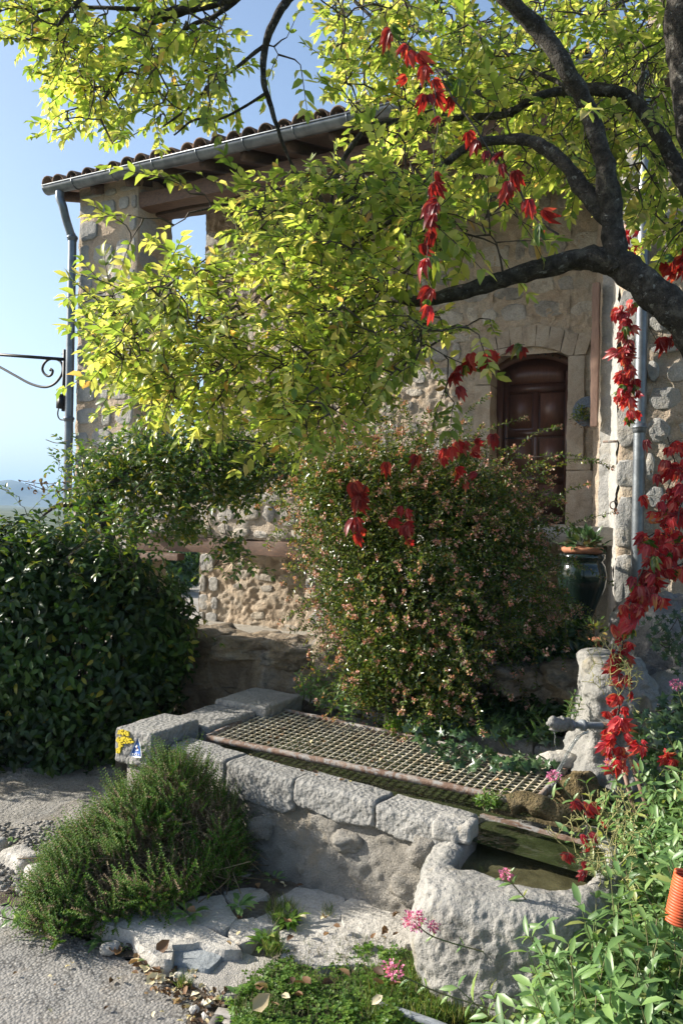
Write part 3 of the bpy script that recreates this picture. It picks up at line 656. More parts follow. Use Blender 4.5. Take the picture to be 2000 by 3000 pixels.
# a canal tile: tapered half round with thickness, laid convex (cover) or concave (pan)
def tile_mesh(conv):
    n = 9; L = .46; V = []; 
    for (x, r) in ((0, .098), (L, .078)):
        for rad in (r, r-.016):
            for k in range(n):
                a = math.pi*k/(n-1); V.append([math.cos(a)*rad, x, (math.sin(a)*rad if conv else -math.sin(a)*rad*.8)])
    V = np.array(V); F = []
    for k in range(n-1):
        F += [[k, k+1, 2*n+k+1, 2*n+k], [n+k, 3*n+k, 3*n+k+1, n+k+1], [k, n+k, n+k+1, k+1], [2*n+k, 2*n+k+1, 3*n+k+1, 3*n+k]]
    F += [[0, 2*n, 3*n, n], [n-1, 2*n-1, 4*n-1, 3*n-1]]
    return make_mesh('tile', V, [np.array(F)], M['tile'], False)
TC, TP = tile_mesh(True), tile_mesh(False)
rd = random.Random(5)
rest = Geo()
for i, t in enumerate(np.arange(RT0+.05, RT1, .215)):
    for r_ in range(3):
        for conv in (True, False):
            tt = t+(0 if conv else .1075)+rd.uniform(-.012, .012); s = r_*.36+rd.uniform(-.03, .03)-(.05 if conv else .02)
            p = HW(tt, RV0, roofz(RV0))+SL*s+RNn*(.072 if conv else .105)+RNn*.018*(r_ == 0)+Zv*rd.uniform(-.01, .012)
            a = rd.uniform(-.05, .05); X = HU*math.cos(a)+SL*math.sin(a); Y = -HU*math.sin(a)+SL*math.cos(a)
            Y2 = Y*math.cos(.05)-RNn*math.sin(.05); Nz = np.cross(X, Y2)
            part('tile', TC if conv else TP, roof, mat4=M4((X, Y2, Nz), p))
for t in np.arange(RT0+.05, RT1, .215):       # the tiles further up the slope, in long ridges
    for k in range(1):
        n = 7; P = []
        for s in (1.0, 5.6):
            for q in range(n):
                a = math.pi*q/(n-1); P.append(HW(t, RV0, roofz(RV0))+SL*s+HU*math.cos(a)*.09+RNn*(.1+math.sin(a)*.085))
        rest.add(np.array(P), grid(n, 2))
obj('tile_rows', rest, 'tile', roof, True, kind='stuff')
# gutter with brackets
GT0, GT1, GV, GR = hp(140, 560, -.24)[0], 8.2, -.25, .085
GZ = hp(400, 492, -.24)[1]
g = Geo(); n = 13; ts = np.linspace(GT0, GT1, 40); P = []
for t in ts:
    for rad in (GR, GR-.005):
        for k in range(n):
            a = math.pi+math.pi*k/(n-1); P.append(HW(t, GV+math.cos(a)*rad, GZ+math.sin(a)*rad))
P = np.array(P); m = 2*n; F = []
for i in range(len(ts)-1):
    for k in range(n-1): F += [[i*m+k, i*m+k+1, (i+1)*m+k+1, (i+1)*m+k], [i*m+n+k, (i+1)*m+n+k, (i+1)*m+n+k+1, i*m+n+k+1]]
    F += [[i*m, (i+1)*m, (i+1)*m+n, i*m+n], [i*m+n-1, i*m+2*n-1, (i+1)*m+2*n-1, (i+1)*m+n-1]]
g.add(P, [np.array(F)]); capp = [HW(GT0, GV, GZ)]+[HW(GT0, GV+math.cos(math.pi+math.pi*k/(n-1))*GR, GZ+math.sin(math.pi+math.pi*k/(n-1))*GR) for k in range(n)]
g.add(np.array(capp), [np.array([[0, k+1, k+2] for k in range(n-1)])])
tube(g, [HW(t, GV-GR, GZ+.004) for t in (GT0, GT1)], .009, 8)
gut = obj('gutter', g, 'zinc', house, True)
for t in np.arange(GT0+.5, GT1, .62):
    g = Geo(); tube(g, [HW(t, GV+math.cos(a)*(GR+.004), GZ+math.sin(a)*(GR+.004)) for a in np.linspace(math.pi, 2*math.pi, 10)], .008, 6); obj('bracket', g, 'zinc', gut)
# left downpipe
def downpipe(pts, rad, cols_z, mat, label=None):
    g = Geo(); P = smooth_path(pts, 6); tube(g, P, rad, 16); dp = obj('downpipe', g, mat, house, True, label)
    for (p, h) in cols_z:
        g = Geo(); tube(g, [p-Zv*h, p+Zv*h], rad*1.14, 16); obj('pipe_collar', g, mat, dp, True)
        g = Geo(); tube(g, [p-Zv*.002, p+Zv*.018], rad*1.3, 16); obj('pipe_collar', g, mat, dp, True)
tp = hp(178, 575, -.24)[0]; tq = hp(211, 800, -.09)[0]-.0
zz = lambda py, v=-.09: hp(205, py, v)[1]
downpipe([HW(tp, GV, GZ-.07), HW(tp, GV, GZ-.16), HW(tp+.03, GV+.02, GZ-.25), HW((tp+tq)/2, -.17, GZ-.40), HW(tq-.02, -.10, GZ-.56), HW(tq, -.09, GZ-.66), HW(tq, -.09, 4.2), HW(tq, -.09, 2.5), HW(tq, -.09, 1), HW(tq, -.09, 0)],
         .052, [(HW(tq, -.09, zz(700)), .03), (HW(tq, -.09, zz(1228)), .03)], 'pipe')
# right part: quoined pier, inner jambs turned to the sun, rubble wall
RT = hp(1800, 1300, 0)[0]; RPE = hp(1852, 1300, 0)[0]
g = Geo(); hrough(g, RT+.03, RPE+.1, -.02, .7, -.1, EZ+.05, .03, .022, 6, 41, .05); rp = obj('right_pier', g, 'pmortar', house, True)
lay_stones(rp, HW(0, -.02, 0), HU, -HV, RT, RPE+.05, -.05, EZ-.1, (.34, .55), (.6, .9), 'quoin', .03, None, .02, sq=8.0)
def splay(t0, v0, t1, v1, z0, z1, seed, mat):
    """rough strip of wall between two plan points"""
    g = Geo(); p, q = HW(t0, v0, z0), HW(t1, v1, z0); d = q-p; L = np.linalg.norm(d[:2]); d = d/L; nn = np.cross(d, Zv)
    rough_sheet(g, p, d, Zv, L, z1-z0, .025, nn, .022, 7, seed); obj('jamb', g, mat, house, True)
j0 = hp(1742, 1300, VB)[0]
SP = [(1736, VB), (1754, 1.05), (1786, 1.0), (1801, .03)]; SP = [(hp(a, 1350, v)[0], v) for a, v in SP]
for k in range(3): splay(SP[k][0], SP[k][1], SP[k+1][0]+.01, SP[k+1][1], -.1, 4.9 if k == 0 else EZ, 51+k, 'mortar' if k == 0 else 'quoin')
# rubble wall right of the pipe
g = Geo(); rough_sheet(g, HW(RPE+.05, .02, -.1), HU, Zv, 3.0, 6.6, .028, -HV, .035, 6, 61); hbox(g, RPE+.12, 9.6, .12, .6, -.1, 6.4)
rw = obj('side_wall', g, 'mortar', house, True)
lay_stones(rw, HW(0, .02, 0), HU, -HV, RPE+.08, RPE+1.5, .3, 5.6, (.16, .32), (.16, .46), 'quoin', .028, lambda t, z, a, b: random.random() < .82, .04, sq=3.0)
ptr = hp(1876, 1100, -.09)[0]
downpipe([HW(ptr, -.11, z) for z in (5.75, 4.6, 3.4, 2.3, 1.2, .3)], .05, [(HW(ptr, -.11, hp(1876, 1255, -.1)[1]), .04), (HW(ptr, -.11, hp(1876, 600, -.1)[1]), .04)], 'zinc')
# upper storey wall above the pier and behind the tree
# iron ring and peg on the pier
g = Geo(); c = HW(RT+.0, -.02, hp(1780, 1480, 0)[1]); tube(g, [c+np.array([.035*math.cos(a), -.01, .035*math.sin(a)]) for a in np.linspace(.6, 5.4, 14)], .006, 6); obj('iron_ring', g, 'rust', house)
g = Geo(); p = HW(RT-.12, .1, hp(1770, 1294, .1)[1]); tube(g, [p, p+HU*.16], .012, 6); obj('iron_peg', g, 'rust', house)
# weathered wooden post standing by the jamb
pt = hp(1743, 1000, 1.0)[0]
g = Geo(); z0 = hp(1743, 1252, 1.0)[1]; z1 = hp(1760, 830, 1.0)[1]; rough_box(g, HW(pt-.035, .94, z0), HU, HV, Zv, .075, .09, z1-z0, .03, .008, 5, 71, .01); obj('wooden_post', g, 'shutter', house, True)

# door
door_v = VB+.26
g = Geo()
arch = lambda t: DZ1+(DTOP-DZ1)*(1-((t-(DT0+DT1)/2)/((DT1-DT0)/2))**2)
def arched_panel(g, t0, t1, z0, ztop, v, th, n=12):
    ts = np.linspace(t0, t1, n); F_, B_ = [], []
    for t in ts: F_.append((HW(t, v, z0), HW(t, v, ztop(t)))); B_.append((HW(t, v+th, z0), HW(t, v+th, ztop(t))))
    V = np.array([p for f in F_ for p in f]+[p for b in B_ for p in b]); o = 2*n; F = []
    for i in range(n-1):
        F += [[2*i, 2*i+2, 2*i+3, 2*i+1], [o+2*i, o+2*i+1, o+2*i+3, o+2*i+2], [2*i+1, 2*i+3, o+2*i+3, o+2*i+1], [2*i, o+2*i, o+2*i+2, 2*i+2]]
    F += [[0, 1, o+1, o], [2*n-2, o+2*n-2, o+2*n-1, 2*n-1]]; g.add(V, [np.array(F)])
fw = .075
arched_panel(g, DT0+fw, DT1-.02, DZ0, lambda t: arch(t)-.075, door_v, .05)
door = obj('door', g, 'door', house, False, 'dark red-brown panelled wooden door')
# frame
g = Geo(); hbox(g, DT0-.02, DT0+fw-.003, door_v-.03, door_v+.06, DZ0, DZ1+.0); hbox(g, DT1-.017, DT1+.02, door_v-.03, door_v+.06, DZ0, DZ1)
ts = np.linspace(DT0, DT1, 14); V = []
for t in ts:
    for (dv, dz) in ((-.035, -.085), (-.035, .03), (.06, .03), (.06, -.085)): V.append(HW(t, door_v+dv, arch(t)+dz))
F = [[i*4+k, i*4+(k+1) % 4, (i+1)*4+(k+1) % 4, (i+1)*4+k] for i in range(13) for k in range(4)]; g.add(np.array(V), [np.array(F)]); obj('door_frame', g, 'doorframe', house)
# door rails, stiles and panels stand proud
dm = (DT0+fw+DT1-.02)/2; dl, dr = DT0+fw, DT1-.02
zr = [hp(1550, y, VB)[1] for y in (1128, 1262, 1400)]
for (a, b, c0, c1) in ((dl, dl+.07, DZ0, DZ1-.12), (dr-.06, dr, DZ0, DZ1-.12), (dm-.035, dm+.035, DZ0+.02, zr[0]-.03)):
    g = Geo(); hbox(g, a, b, door_v-.018, door_v-.001, c0, c1); obj('stile', g, 'door', door)
for z in zr+[DZ0+.07]:
    g = Geo(); hbox(g, dl+.072, dr-.062, door_v-.019, door_v-.001, z-.05, z+.04); obj('rail', g, 'door', door)
zz_ = [DZ0+.12]+sorted(zr)
for k in range(3):
    for (a, b) in ((dl+.085, dm-.05), (dm+.05, dr-.075)):
        g = Geo(); V_, F_ = boxv(HW(a, door_v-.012, zz_[k]+.06), HU*(b-a), HV*.012, Zv*(zz_[k+1]-zz_[k]-.13)); V_ = V_.copy()
        g.add(V_, F_); obj('panel', g, 'doorframe', door)
g = Geo(); arched_panel(g, dl+.09, dr-.08, max(zr)+.06, lambda t: arch(t)-.16, door_v-.014, .012, 10); obj('panel', g, 'doorframe', door)
for k in range(4):
    g = Geo(); t = dm+.02+k*.085; c = HW(t, door_v-.045, arch(t)-.04); rock(g, c, (.012,)*3, 0, 0, 6); obj('stud', g, 'iron', door)
g = Geo(); c = HW(dl+.045, door_v-.05, zr[1]-.06); tube(g, [c, c+HU*.11], .008, 8); obj('handle', g, 'iron', door)
# stone surround: jambs and segmental arch
sur = Geo(); hrough(sur, DT0-.20, DT0-.0, VB-.05, VB+.30, DZ0-.02, DZ1-.28, .025, .008, 8, 81, .012); s1 = obj('door_jamb', sur, 'surround', house, True)
for (za, zb, a, b) in ((DZ0-.02, DZ0+.62, DT1, DT1+.30), (DZ0+.625, DZ0+.74, DT1+.0, DT1+.27), (DZ0+.745, DZ1+.0, DT1, DT1+.19)):
    g = Geo(); hrough(g, a, b, VB-.05, VB+.30, za, zb, .025, .008, 8, 82, .012); obj('door_jamb', g, 'surround', house, True)
g = Geo(); hrough(g, DT0-.20, DT0, VB-.05, VB+.30, DZ1-.275, DZ1, .025, .008, 8, 83, .012); obj('door_jamb', g, 'surround', house, True)
tc = (DT0+DT1)/2; nv_ = 9
edges = np.linspace(DT0-.20, DT1+.20, nv_+1)
for k in range(nv_):
    a, b = edges[k]+.0015, edges[k+1]-.0015; tm = (a+b)/2; zb = float(arch(np.clip(tm, DT0, DT1)))
    def tp_(p, half, a=a, b=b, tm=tm, zb=zb):
        p = p.copy(); u = (p[:, 2]+half[2])/(2*half[2]); t = tm+p[:, 0]; p[:, 2] += (arch(np.clip(t, DT0, DT1))-zb); p[:, 0] += (t-tc)*.12*u; return p
    g = Geo(); rough_box(g, HW(a, VB-.045, zb+.004), HU, HV, Zv, b-a, .34, .25, .02, .007, 9, 180+k, .006, tp_); obj('voussoir', g, 'surround', house, True)
g = Geo(); hrough(g, DT0-.25, DT1+.32, VB-.22, VB+.30, DZ0-.13, DZ0-.015, .03, .012, 6, 84, .02); obj('door_sill', g, 'quoin', house, True)

# steps coming down from the gallery towards the viewer
st = thing('stone_steps', HW(5.2, -.6, 0), 'worn stone steps going up behind the flowering shrub to the arched door', 'steps')
for k, (v0, z) in enumerate(((-.02, 1.28), (-.42, 1.06), (-.82, .84), (-1.22, .64))):
    g = Geo(); hrough(g, 4.6, 5.78, v0-.42, v0+.4, z-.25, z, .03, .015, 6, 90+k, .03); obj('step', g, 'slab', st, True)
g = Geo(); hrough(g, 4.62, 5.8, 0.0, .5, FL-.3, FL+.005, .03, .012, 6, 95, .03); obj('step', g, 'slab', st, True)
# lit ledges on the left pillar (small stone caps)
for (a, b, c_) in ((395, 445, 1548), (425, 490, 1508)):
    t0, z = hp(a, c_, -.12); t1, _ = hp(b, c_, -.12); g = Geo(); hrough(g, t0, t1, -.12, .02, z-.05, z, .02, .006, 8, 97, .01); obj('ledge_stone', g, 'quoin', house, True)

# =================================================================== LOW WALL behind the basin
A_, B_ = at(470, 1900, 5.35), at(1000, 1880, 4.75); A_[2] = B_[2] = 0
d = B_-A_; d[2] = 0; L = 2.9; d /= np.linalg.norm(d); n_ = np.array([d[1], -d[0], 0])
lw = thing('retaining_wall', A_+d*1.0, 'low lumpy rubble wall behind the water basin, shaded by the hedge', 'wall')
wtop = lambda x: .735+.03*math.sin(x*4)+(.05 if x > .6 else 0)
g = Geo(); rough_box(g, A_, d, -n_, Zv, L, .4, .71, .03, .03, 4, 101, .06); mw = obj('wall_core', g, 'shadewall', lw, True)
lay_stones(mw, A_, d, n_, 0, L, .0, .50, (.15, .26), (.2, .4), 'shadewall', .035, lambda *a: random.random() < .6, .05, sq=3.0)
x = 0; k = 0
while x < L-.1:
    wd = random.uniform(.24, .42); g = Geo(); c = A_+d*(x+wd/2)-n_*.18; h = random.uniform(.10, .14)
    rock(g, (c[0], c[1], .70), (wd*.60, .25, h*.75), .22, k, 24, 1.9, 4.5); obj('cap_stone', g, 'rubble' if k in (4, 5) else 'shadewall', lw, True); x += wd; k += 1  # lighter caps paint in the sunlit stretch, darker ones the shade
# dark hose lying on the wall
g = Geo(); p = A_+d*1.62-n_*.05; P = [p+Zv*.78+d*.0, p+d*.05+Zv*.83, p+d*.13+Zv*.85, p+d*.20+Zv*.81, p+d*.25+Zv*.72]
hz = obj('hose_loop', g if not tube(g, smooth_path(P, 4), .012, 8) else g, 'iron', None, True); tag(hz, 'short black hose looped over the top of the low rubble wall', 'hose')
# =================================================================== STONE BASIN
ZC, ZCB, ZG = .47, .535, .472
def W2(px, py, z): return onz(px, py, z)
P1, P2 = W2(486, 2178, ZC), W2(1345, 2422, ZC)          # outer top edge of the front coping
A0, A1, AE = W2(336, 2129, ZCB), W2(474, 2175, ZCB), W2(742, 2008, ZCB)
FD = (P2-P1); FD[2] = 0; LF = np.linalg.norm(FD); FD /= LF; FN = np.array([FD[1], -FD[0], 0])    # outward (towards viewer)
AD = (AE-A0); AD[2] = 0; LA = np.linalg.norm(AD); AD /= LA; AN = np.array([-AD[1], AD[0], 0])     # outward = left
basin = thing('stone_basin', P1*[1, 1, 0], 'long low stone water basin with pitted coping, under the rusty grating', 'basin')
# rendered front wall below the coping
def wall_geo(name, Q0, D, L, z0, z1, th, mat, seed, amp=.012, batter=.04, inward=-1, res=.009):
    g = Geo(); nn = np.array([D[1], -D[0], 0])*(-inward)
    a = np.linspace(0, L, max(3, int(L/res))); b = np.linspace(0, z1-z0, max(3, int((z1-z0)/res))); X, Y = np.meshgrid(a, b); X = X.ravel(); Y = Y.ravel()
    V = Q0*[1, 1, 0] + X[:, None]*D + np.outer(Y+z0, [0, 0, 1.0]) + nn*((batter*(1-Y/(z1-z0)))[:, None]-.035)
    dsp = fbm(V*5, 4, seed)*amp*1.5 + np.tanh(fbm(V*np.array([7, 7, 10]), 4, seed+2)*5)*.008 + fbm(V*38, 3, seed+5)*amp*.35 + np.clip(fbm(V*2.6, 2, seed+9), .12, .6)*.05
    V = V + nn*dsp[:, None]; g.add(V, grid(len(a), len(b)))
    V_, F_ = boxv(Q0*[1, 1, 0]+D*.02-nn*(th+.02)+Zv*z0, D*(L-.04), nn*(th-.05), Zv*(z1-z0)); g.add(V_, F_)
    return g
g = wall_geo('f', P1, FD, LF, -.02, ZC-.10, .17, 'render', 111); obj('front_wall', g, 'render', basin, True)
g = wall_geo('l', A0, AD, LA+.1, -.02, ZCB-.12, .17, 'render', 112, inward=1); obj('side_wall', g, 'render', basin, True)
# stones showing in the rendered wall
for (px, py, rx, rz) in ((1195, 2610, .06, .05), (905, 2545, .05, .04), (1240, 2500, .05, .06), (760, 2430, .05, .05), (1010, 2470, .05, .04), (650, 2330, .05, .04)):
    d = None; r = ray(px, py); o = np.array([0, 0, EYE]); k = np.dot(P1-o, FN)/np.dot(r, FN); c = o+r*k
    g = Geo(); rock(g, c-FN*(rx*.62), (rx*1.3, rx, rz), .25, px, 16, 1.8, 3.5); obj('stone', g, 'render', basin, True)
# coping stones: rounded pitted blocks with a hanging uneven lower edge
def coping(Q0, D, nn, s0, s1, zt, th, width, seed, drop=.0, res=.0085, hang=.05, rnd=.020):
    g = Geo(); C0 = Q0+D*s0; C0[2] = zt-th-hang; L = s1-s0
    # local box: x along D, y inward (-nn), z up
    nx, ny, nz = int(L/res)+2, int(width/res)+2, int((th+hang)/res)+2
    def put(q):      # q in 0..1 cubed coordinates of the surface
        half = np.array([L, width, th+hang])/2; p = (q*2-1)*half
        rv = np.array([.006, rnd, rnd]); inner = np.clip(p, -(half-rv), half-rv); dd = (p-inner)/rv; ln = np.linalg.norm(dd, axis=1)[:, None]; dd = np.where(ln > 1e-9, dd/np.maximum(ln, 1e-9)*rv, 0); p = inner+dd
        x, y, z = p[:, 0]+L/2, p[:, 1]+width/2, p[:, 2]+(th+hang)/2
        lift = hang*(.75-.9*np.sin(np.clip(x/L, 0, 1)*math.pi)**.7+.4*vnoise(np.stack([x*7+seed*9, x*0, x*0], -1), seed))*(1-np.clip(z/(th*.9), 0, 1))
        z = z + np.clip(lift, 0, None)
        W_ = C0 + x[:, None]*D - y[:, None]*nn + z[:, None]*Zv
        n_l = (p/(half))**7; nw = n_l[:, 0:1]*D - n_l[:, 1:2]*nn + n_l[:, 2:3]*Zv; nw /= np.linalg.norm(nw, axis=1)[:, None]+1e-6
        top = np.clip(n_l[:, 2], 0, 1)
        amp = .0036*(1-top)+.0008*top
        pit = np.clip(fbm(W_*46, 2, 7), -.9, .35)
        return W_ + nw*(pit*amp*1.7 + fbm(W_*8, 3, 8)*.0035)[:, None] - Zv*(drop*(x/L))[:, None]
    for k, (na, nb) in enumerate(((ny, nz), (nx, nz), (nx, ny))):
        i, j = [q for q in range(3) if q != k]
        u, v = np.meshgrid(np.linspace(0, 1, na), np.linspace(0, 1, nb))
        for s in (0, 1):
            q = np.zeros((u.size, 3)); q[:, i] = u.ravel(); q[:, j] = v.ravel(); q[:, k] = s
            F = grid(na, nb); flip = (s == 1) == (k == 1); g.add(put(q), F if flip else F[:, ::-1])
    return g
# joints of the front coping measured in the photograph
def s_on(px, py): p = W2(px, py, ZC); return float(np.dot(p-P1, FD))
js = [0.02, s_on(662, 2226), s_on(873, 2278), s_on(1100, 2350), LF-.005]
for k in range(4):
    g = coping(P1, FD, FN, js[k]+.001, js[k+1]-.002, ZC+(.0, -.004, .003, -.004)[k], .10, (.155, .15, .155, .17)[k], 120+k, hang=(.035, .06, .03, .02)[k]); obj('coping_stone', g, 'coping', basin, True)
g = coping(A0, AD, AN, 0.0, .34, ZCB, .16, .245, 126, hang=.04); obj('coping_stone', g, 'coping', basin, True)
g = coping(A0, AD, AN, .35, .74, ZCB-.035, .12, .30, 127, hang=.03); obj('coping_stone', g, 'coping', basin, True)
g = coping(A0, AD, AN, .75, 1.12, ZCB-.01, .12, .36, 128, hang=.03); obj('coping_stone', g, 'coping', basin, True)
# inner corner: wedge top left of the grating, rear coping under the plants
GFL, GBL, GFR, GBR = W2(608, 2158, ZG), W2(795, 2072, ZG), W2(1565, 2352, ZG), W2(1655, 2254, ZG)
bd = GBR-GBL; bd /= np.linalg.norm(bd); bn = np.array([bd[1], -bd[0], 0])
rear = GBL-bn*.03
for k, (a, b) in enumerate(((-.12, .42), (.43, .95), (.96, 1.45), (1.46, 1.95))):
    g = coping(rear-bn*.26, bd, -bn*-1, a, b, ZG-.005, .14, .0+.24, 130+k, hang=.03, res=.014)
    # place: outward is away from viewer
    obj('coping_stone', g, 'coping', basin, True)
g = Geo(); V_, F_ = boxv(rear*[1, 1, 0]-bd*.1-bn*.1, bd*2.1, bn*.1, Zv*(ZG-.12)); g.add(V_, F_); obj('rear_wall', g, 'render', basin)
# floor and right end of the basin
g = Geo(); c = [P1-FN*.1, P2-FN*.1+FD*.55, GBR+bd*.3, GBL-bd*.1]; g.add(np.array([[p[0], p[1], .12] for p in c]), [np.array([[0, 1, 2, 3]])]); obj('basin_floor', g, 'moss', basin)
# flat worn end block beside the trough, mossy
g = Geo(); e0 = W2(1290, 2330, ZC+.01); p = W2(1245, 2402, ZC)
ex = W2(1400, 2352, ZC)-W2(1278, 2330, ZC); Le = np.linalg.norm(ex); ex /= Le; ey = np.array([-ex[1], ex[0], 0])
q0 = W2(1262, 2400, ZC+.004)
rough_box(g, [q0[0], q0[1], ZC-.07], ex, ey, Zv, .15, .12, .07, .010, .005, 9, 140, .015); obj('end_block', g, 'slab', basin, True)
# water inside the basin
def water_sheet(name, mat, pts, z, label):
    pts = [np.array([p[0], p[1]]) for p in pts]; g = Geo(); g.add(np.array([[p[0], p[1], z] for p in pts]), [np.array([list(range(len(pts)))])])
    o = obj(name, g, mat); tag(o, kind='structure'); return o
water_sheet('basin_water', 'water', [P1-FN*.10, P2-FN*.10+FD*.5, GBR+bd*.25-bn*.0, GBL-bd*.02+bn*-.02], .385, '')
# painted waymark and the triangular sticker on the corner block
FA = A1-A0; FA[2] = 0; LFA = np.linalg.norm(FA); FA /= LFA; FAN = np.array([FA[1], -FA[0], 0])
def on_face(px, py, off=.004):
    r = ray(px, py); o = np.array([0, 0, EYE]); k = np.dot(A0-o, FAN)/np.dot(r, FAN); return o+r*k+FAN*off
# the coping box above is built square to AD; the painted marks sit just proud of its viewer-side face
ENDN = -AD
def on_end(px, py, off=.006):
    r = ray(px, py); o = np.array([0, 0, EYE]); k = np.dot(A0-o, ENDN)/np.dot(r, ENDN); return o+r*k+ENDN*off
def patch(g, pts, off, fn):
    P = np.array([fn(x, y, off) for x, y in pts]); c = P.mean(0); Q = P-ENDN*.008; n = len(P)
    g.add(np.vstack([P, Q]), [np.array([[i, (i+1) % n, n+(i+1) % n, n+i] for i in range(n)])]); g.add(np.vstack([P, c[None]]), [np.array([[n, i, (i+1) % n] for i in range(n)])])
wm = Geo()
for poly in ([(348, 2141), (362, 2138), (380, 2146), (379, 2155), (350, 2150)],
             [(347, 2160), (360, 2158), (378, 2160), (392, 2168), (390, 2178), (372, 2176), (362, 2178), (362, 2186), (356, 2190), (356, 2204), (345, 2208), (344, 2196), (348, 2184), (344, 2172)]):
    pl_ = np.array(poly, float); dabs = sample_poly(pl_, int(70 if len(poly) < 8 else 150))
    for (a, b) in dabs:
        r_ = rng.uniform(1.4, 3.6); th_ = rng.uniform(0, 6.28, 1)[0]
        patch(wm, [(a+math.cos(th_+q*1.05)*r_*rng.uniform(.5, 1.1), b+math.sin(th_+q*1.05)*r_*rng.uniform(.5, 1.1)) for q in range(6)], .005+rng.uniform(0, .002), on_end)
tag(obj('painted_waymark', wm, 'yellow'), 'yellow painted trail mark on the corner block of the basin', 'waymark')
stk = thing('sticker', on_end(408, 2190), 'small blue triangular sticker with white rim on the corner block of the basin', 'sticker')
def plate(pts, off, mat, nm):
    g = Geo(); P = np.array([on_end(x, y, off) for x, y in pts]); Q = P-ENDN*.0015; n = len(P)
    g.add(np.vstack([P, Q]), [np.array([[i, (i+1) % n, n+(i+1) % n, n+i] for i in range(n)]), np.array([list(range(n))])]); obj(nm, g, mat, stk)
plate([(413, 2152), (420, 2180), (424, 2217), (404, 2216), (388, 2211), (400, 2182)], .018, 'stickwhite', 'rim')
plate([(412, 2162), (418, 2184), (421, 2213), (405, 2212), (392, 2208), (402, 2184)], .0195, 'stickblue', 'face')
plate([(409, 2178), (413, 2182), (409, 2187), (404, 2184)], .021, 'stickwhite', 'emblem'); plate([(405, 2192), (414, 2190), (416, 2195), (407, 2197)], .021, 'stickwhite', 'emblem')
plate([(410, 2187), (413, 2188), (412, 2191), (409, 2190)], .0215, 'stickorange', 'emblem')
for k, x in enumerate((396, 402, 408, 414)): plate([(x, 2203+k*.7), (x+3.5, 2203.5+k*.7), (x+3.5, 2207+k*.7), (x, 2206.5+k*.7)], .021, 'stickwhite', 'lettering')

# =================================================================== GRATING
gr = thing('grating', (GFL+GBR)/2, 'rusty framed steel grid lying over the long water basin', 'grating')
def bar(g, p, q, w_, h_, up=Zv):
    d = q-p; L = np.linalg.norm(d); d = d/L; s = np.cross(d, up); s /= np.linalg.norm(s); u = np.cross(s, d)
    V_, F_ = boxv(p-s*w_/2-u*h_/2, d*L, s*w_, u*h_); g.add(V_, F_)
for (p, q, ext) in ((GFL, GFR, .02), (GBL, GBR, .02), (GFL, GBL, 0), (GFR, GBR, 0)):
    g = Geo(); d = (q-p)/np.linalg.norm(q-p); s = np.cross(d, Zv)
    n_in = 1 if np.dot(s, (GFL+GBR)/2-p) > 0 else -1
    n_ = int(np.linalg.norm(q-p)/.03)
    pts = np.array([p+(q-p)*k/n_ for k in range(n_+1)]); 
    ring = [(-.0, -.012), (.034, -.012), (.034, -.006), (.006, -.006+.0), (.006, .012), (0, .012)]
    V = np.array([pt+s*n_in*a*1.0+Zv*(b+.004) for pt in pts for (a, b) in [(-.010, -.022), (.011, -.022), (.011, .005), (-.010, .005)]]); V += fbm(V*25, 2, 3)[:, None]*.0012
    g.add(V, [np.array([[i*4+k, i*4+(k+1) % 4, (i+1)*4+(k+1) % 4, (i+1)*4+k] for i in range(n_) for k in range(4)]), np.array([[0, 1, 2, 3], [n_*4+3, n_*4+2, n_*4+1, n_*4]])]); obj('frame_bar', g, 'rust', gr)
NB = 44
for k in range(1, NB):
    f = k/NB; p, q = GFL+(GFR-GFL)*f, GBL+(GBR-GBL)*f; g = Geo(); tube(g, [p, (p+q)/2-Zv*.004*math.sin(f*3.14), q], .0042, 5, False, .2, k, 60); obj('cross_bar', g, 'bars', gr, True)
for k in range(1, 12):
    f = k/12; p, q = GFL+(GBL-GFL)*f, GFR+(GBR-GFR)*f; g = Geo(); tube(g, [p+(q-p)*s-Zv*(.006+.004*math.sin(s*3.14)) for s in np.linspace(0, 1, 24)], .0042, 5, False, .2, k, 60); obj('long_bar', g, 'bars', gr, True)
# =================================================================== TROUGH
tr = thing('stone_trough', onz(1420, 2780, .05), 'hollowed boulder trough full of water standing before the basin', 'trough')
ZT = .385
# outline of rim (outer, inner) in plan, clockwise from back left; outer bulges
def tpt(px, py, z=ZT): p = onz(px, py, z); return p[:2]
outer = np.array([tpt(1362, 2392), tpt(1300, 2440), tpt(1248, 2505), tpt(1228, 2570), tpt(1285, 2618), tpt(1440, 2658), tpt(1600, 2690), tpt(1710, 2680), tpt(1800, 2620), tpt(1830, 2520), tpt(1790, 2440), tpt(1690, 2395)])
inner = np.array([tpt(1425, 2408), tpt(1385, 2455), tpt(1345, 2505), tpt(1335, 2538), tpt(1400, 2552), tpt(1500, 2590), tpt(1600, 2612), tpt(1665, 2605), tpt(1735, 2570), tpt(1770, 2520), tpt(1745, 2480), tpt(1690, 2452)])
def closed_spline(P, n):
    m = len(P); Q = []
    for t in np.linspace(0, m, n, endpoint=False):
        i = int(t); s = t-i; p0, p1, p2, p3 = P[(i-1) % m], P[i], P[(i+1) % m], P[(i+2) % m]
        Q.append(.5*((2*p1)+(-p0+p2)*s+(2*p0-5*p1+4*p2-p3)*s*s+(-p0+3*p1-3*p2+p3)*s**3))
    return np.array(Q)
NO = 420
O_, I_ = closed_spline(outer, NO), closed_spline(inner, NO); cen = O_.mean(0)
rows = []
def row(P2d, z): rows.append(np.hstack([P2d, np.full((NO, 1), z)]))
outw = (O_-cen)/np.linalg.norm(O_-cen, axis=1)[:, None]
front = np.clip(-outw[:, 1]*1.0, 0, 1)[:, None]
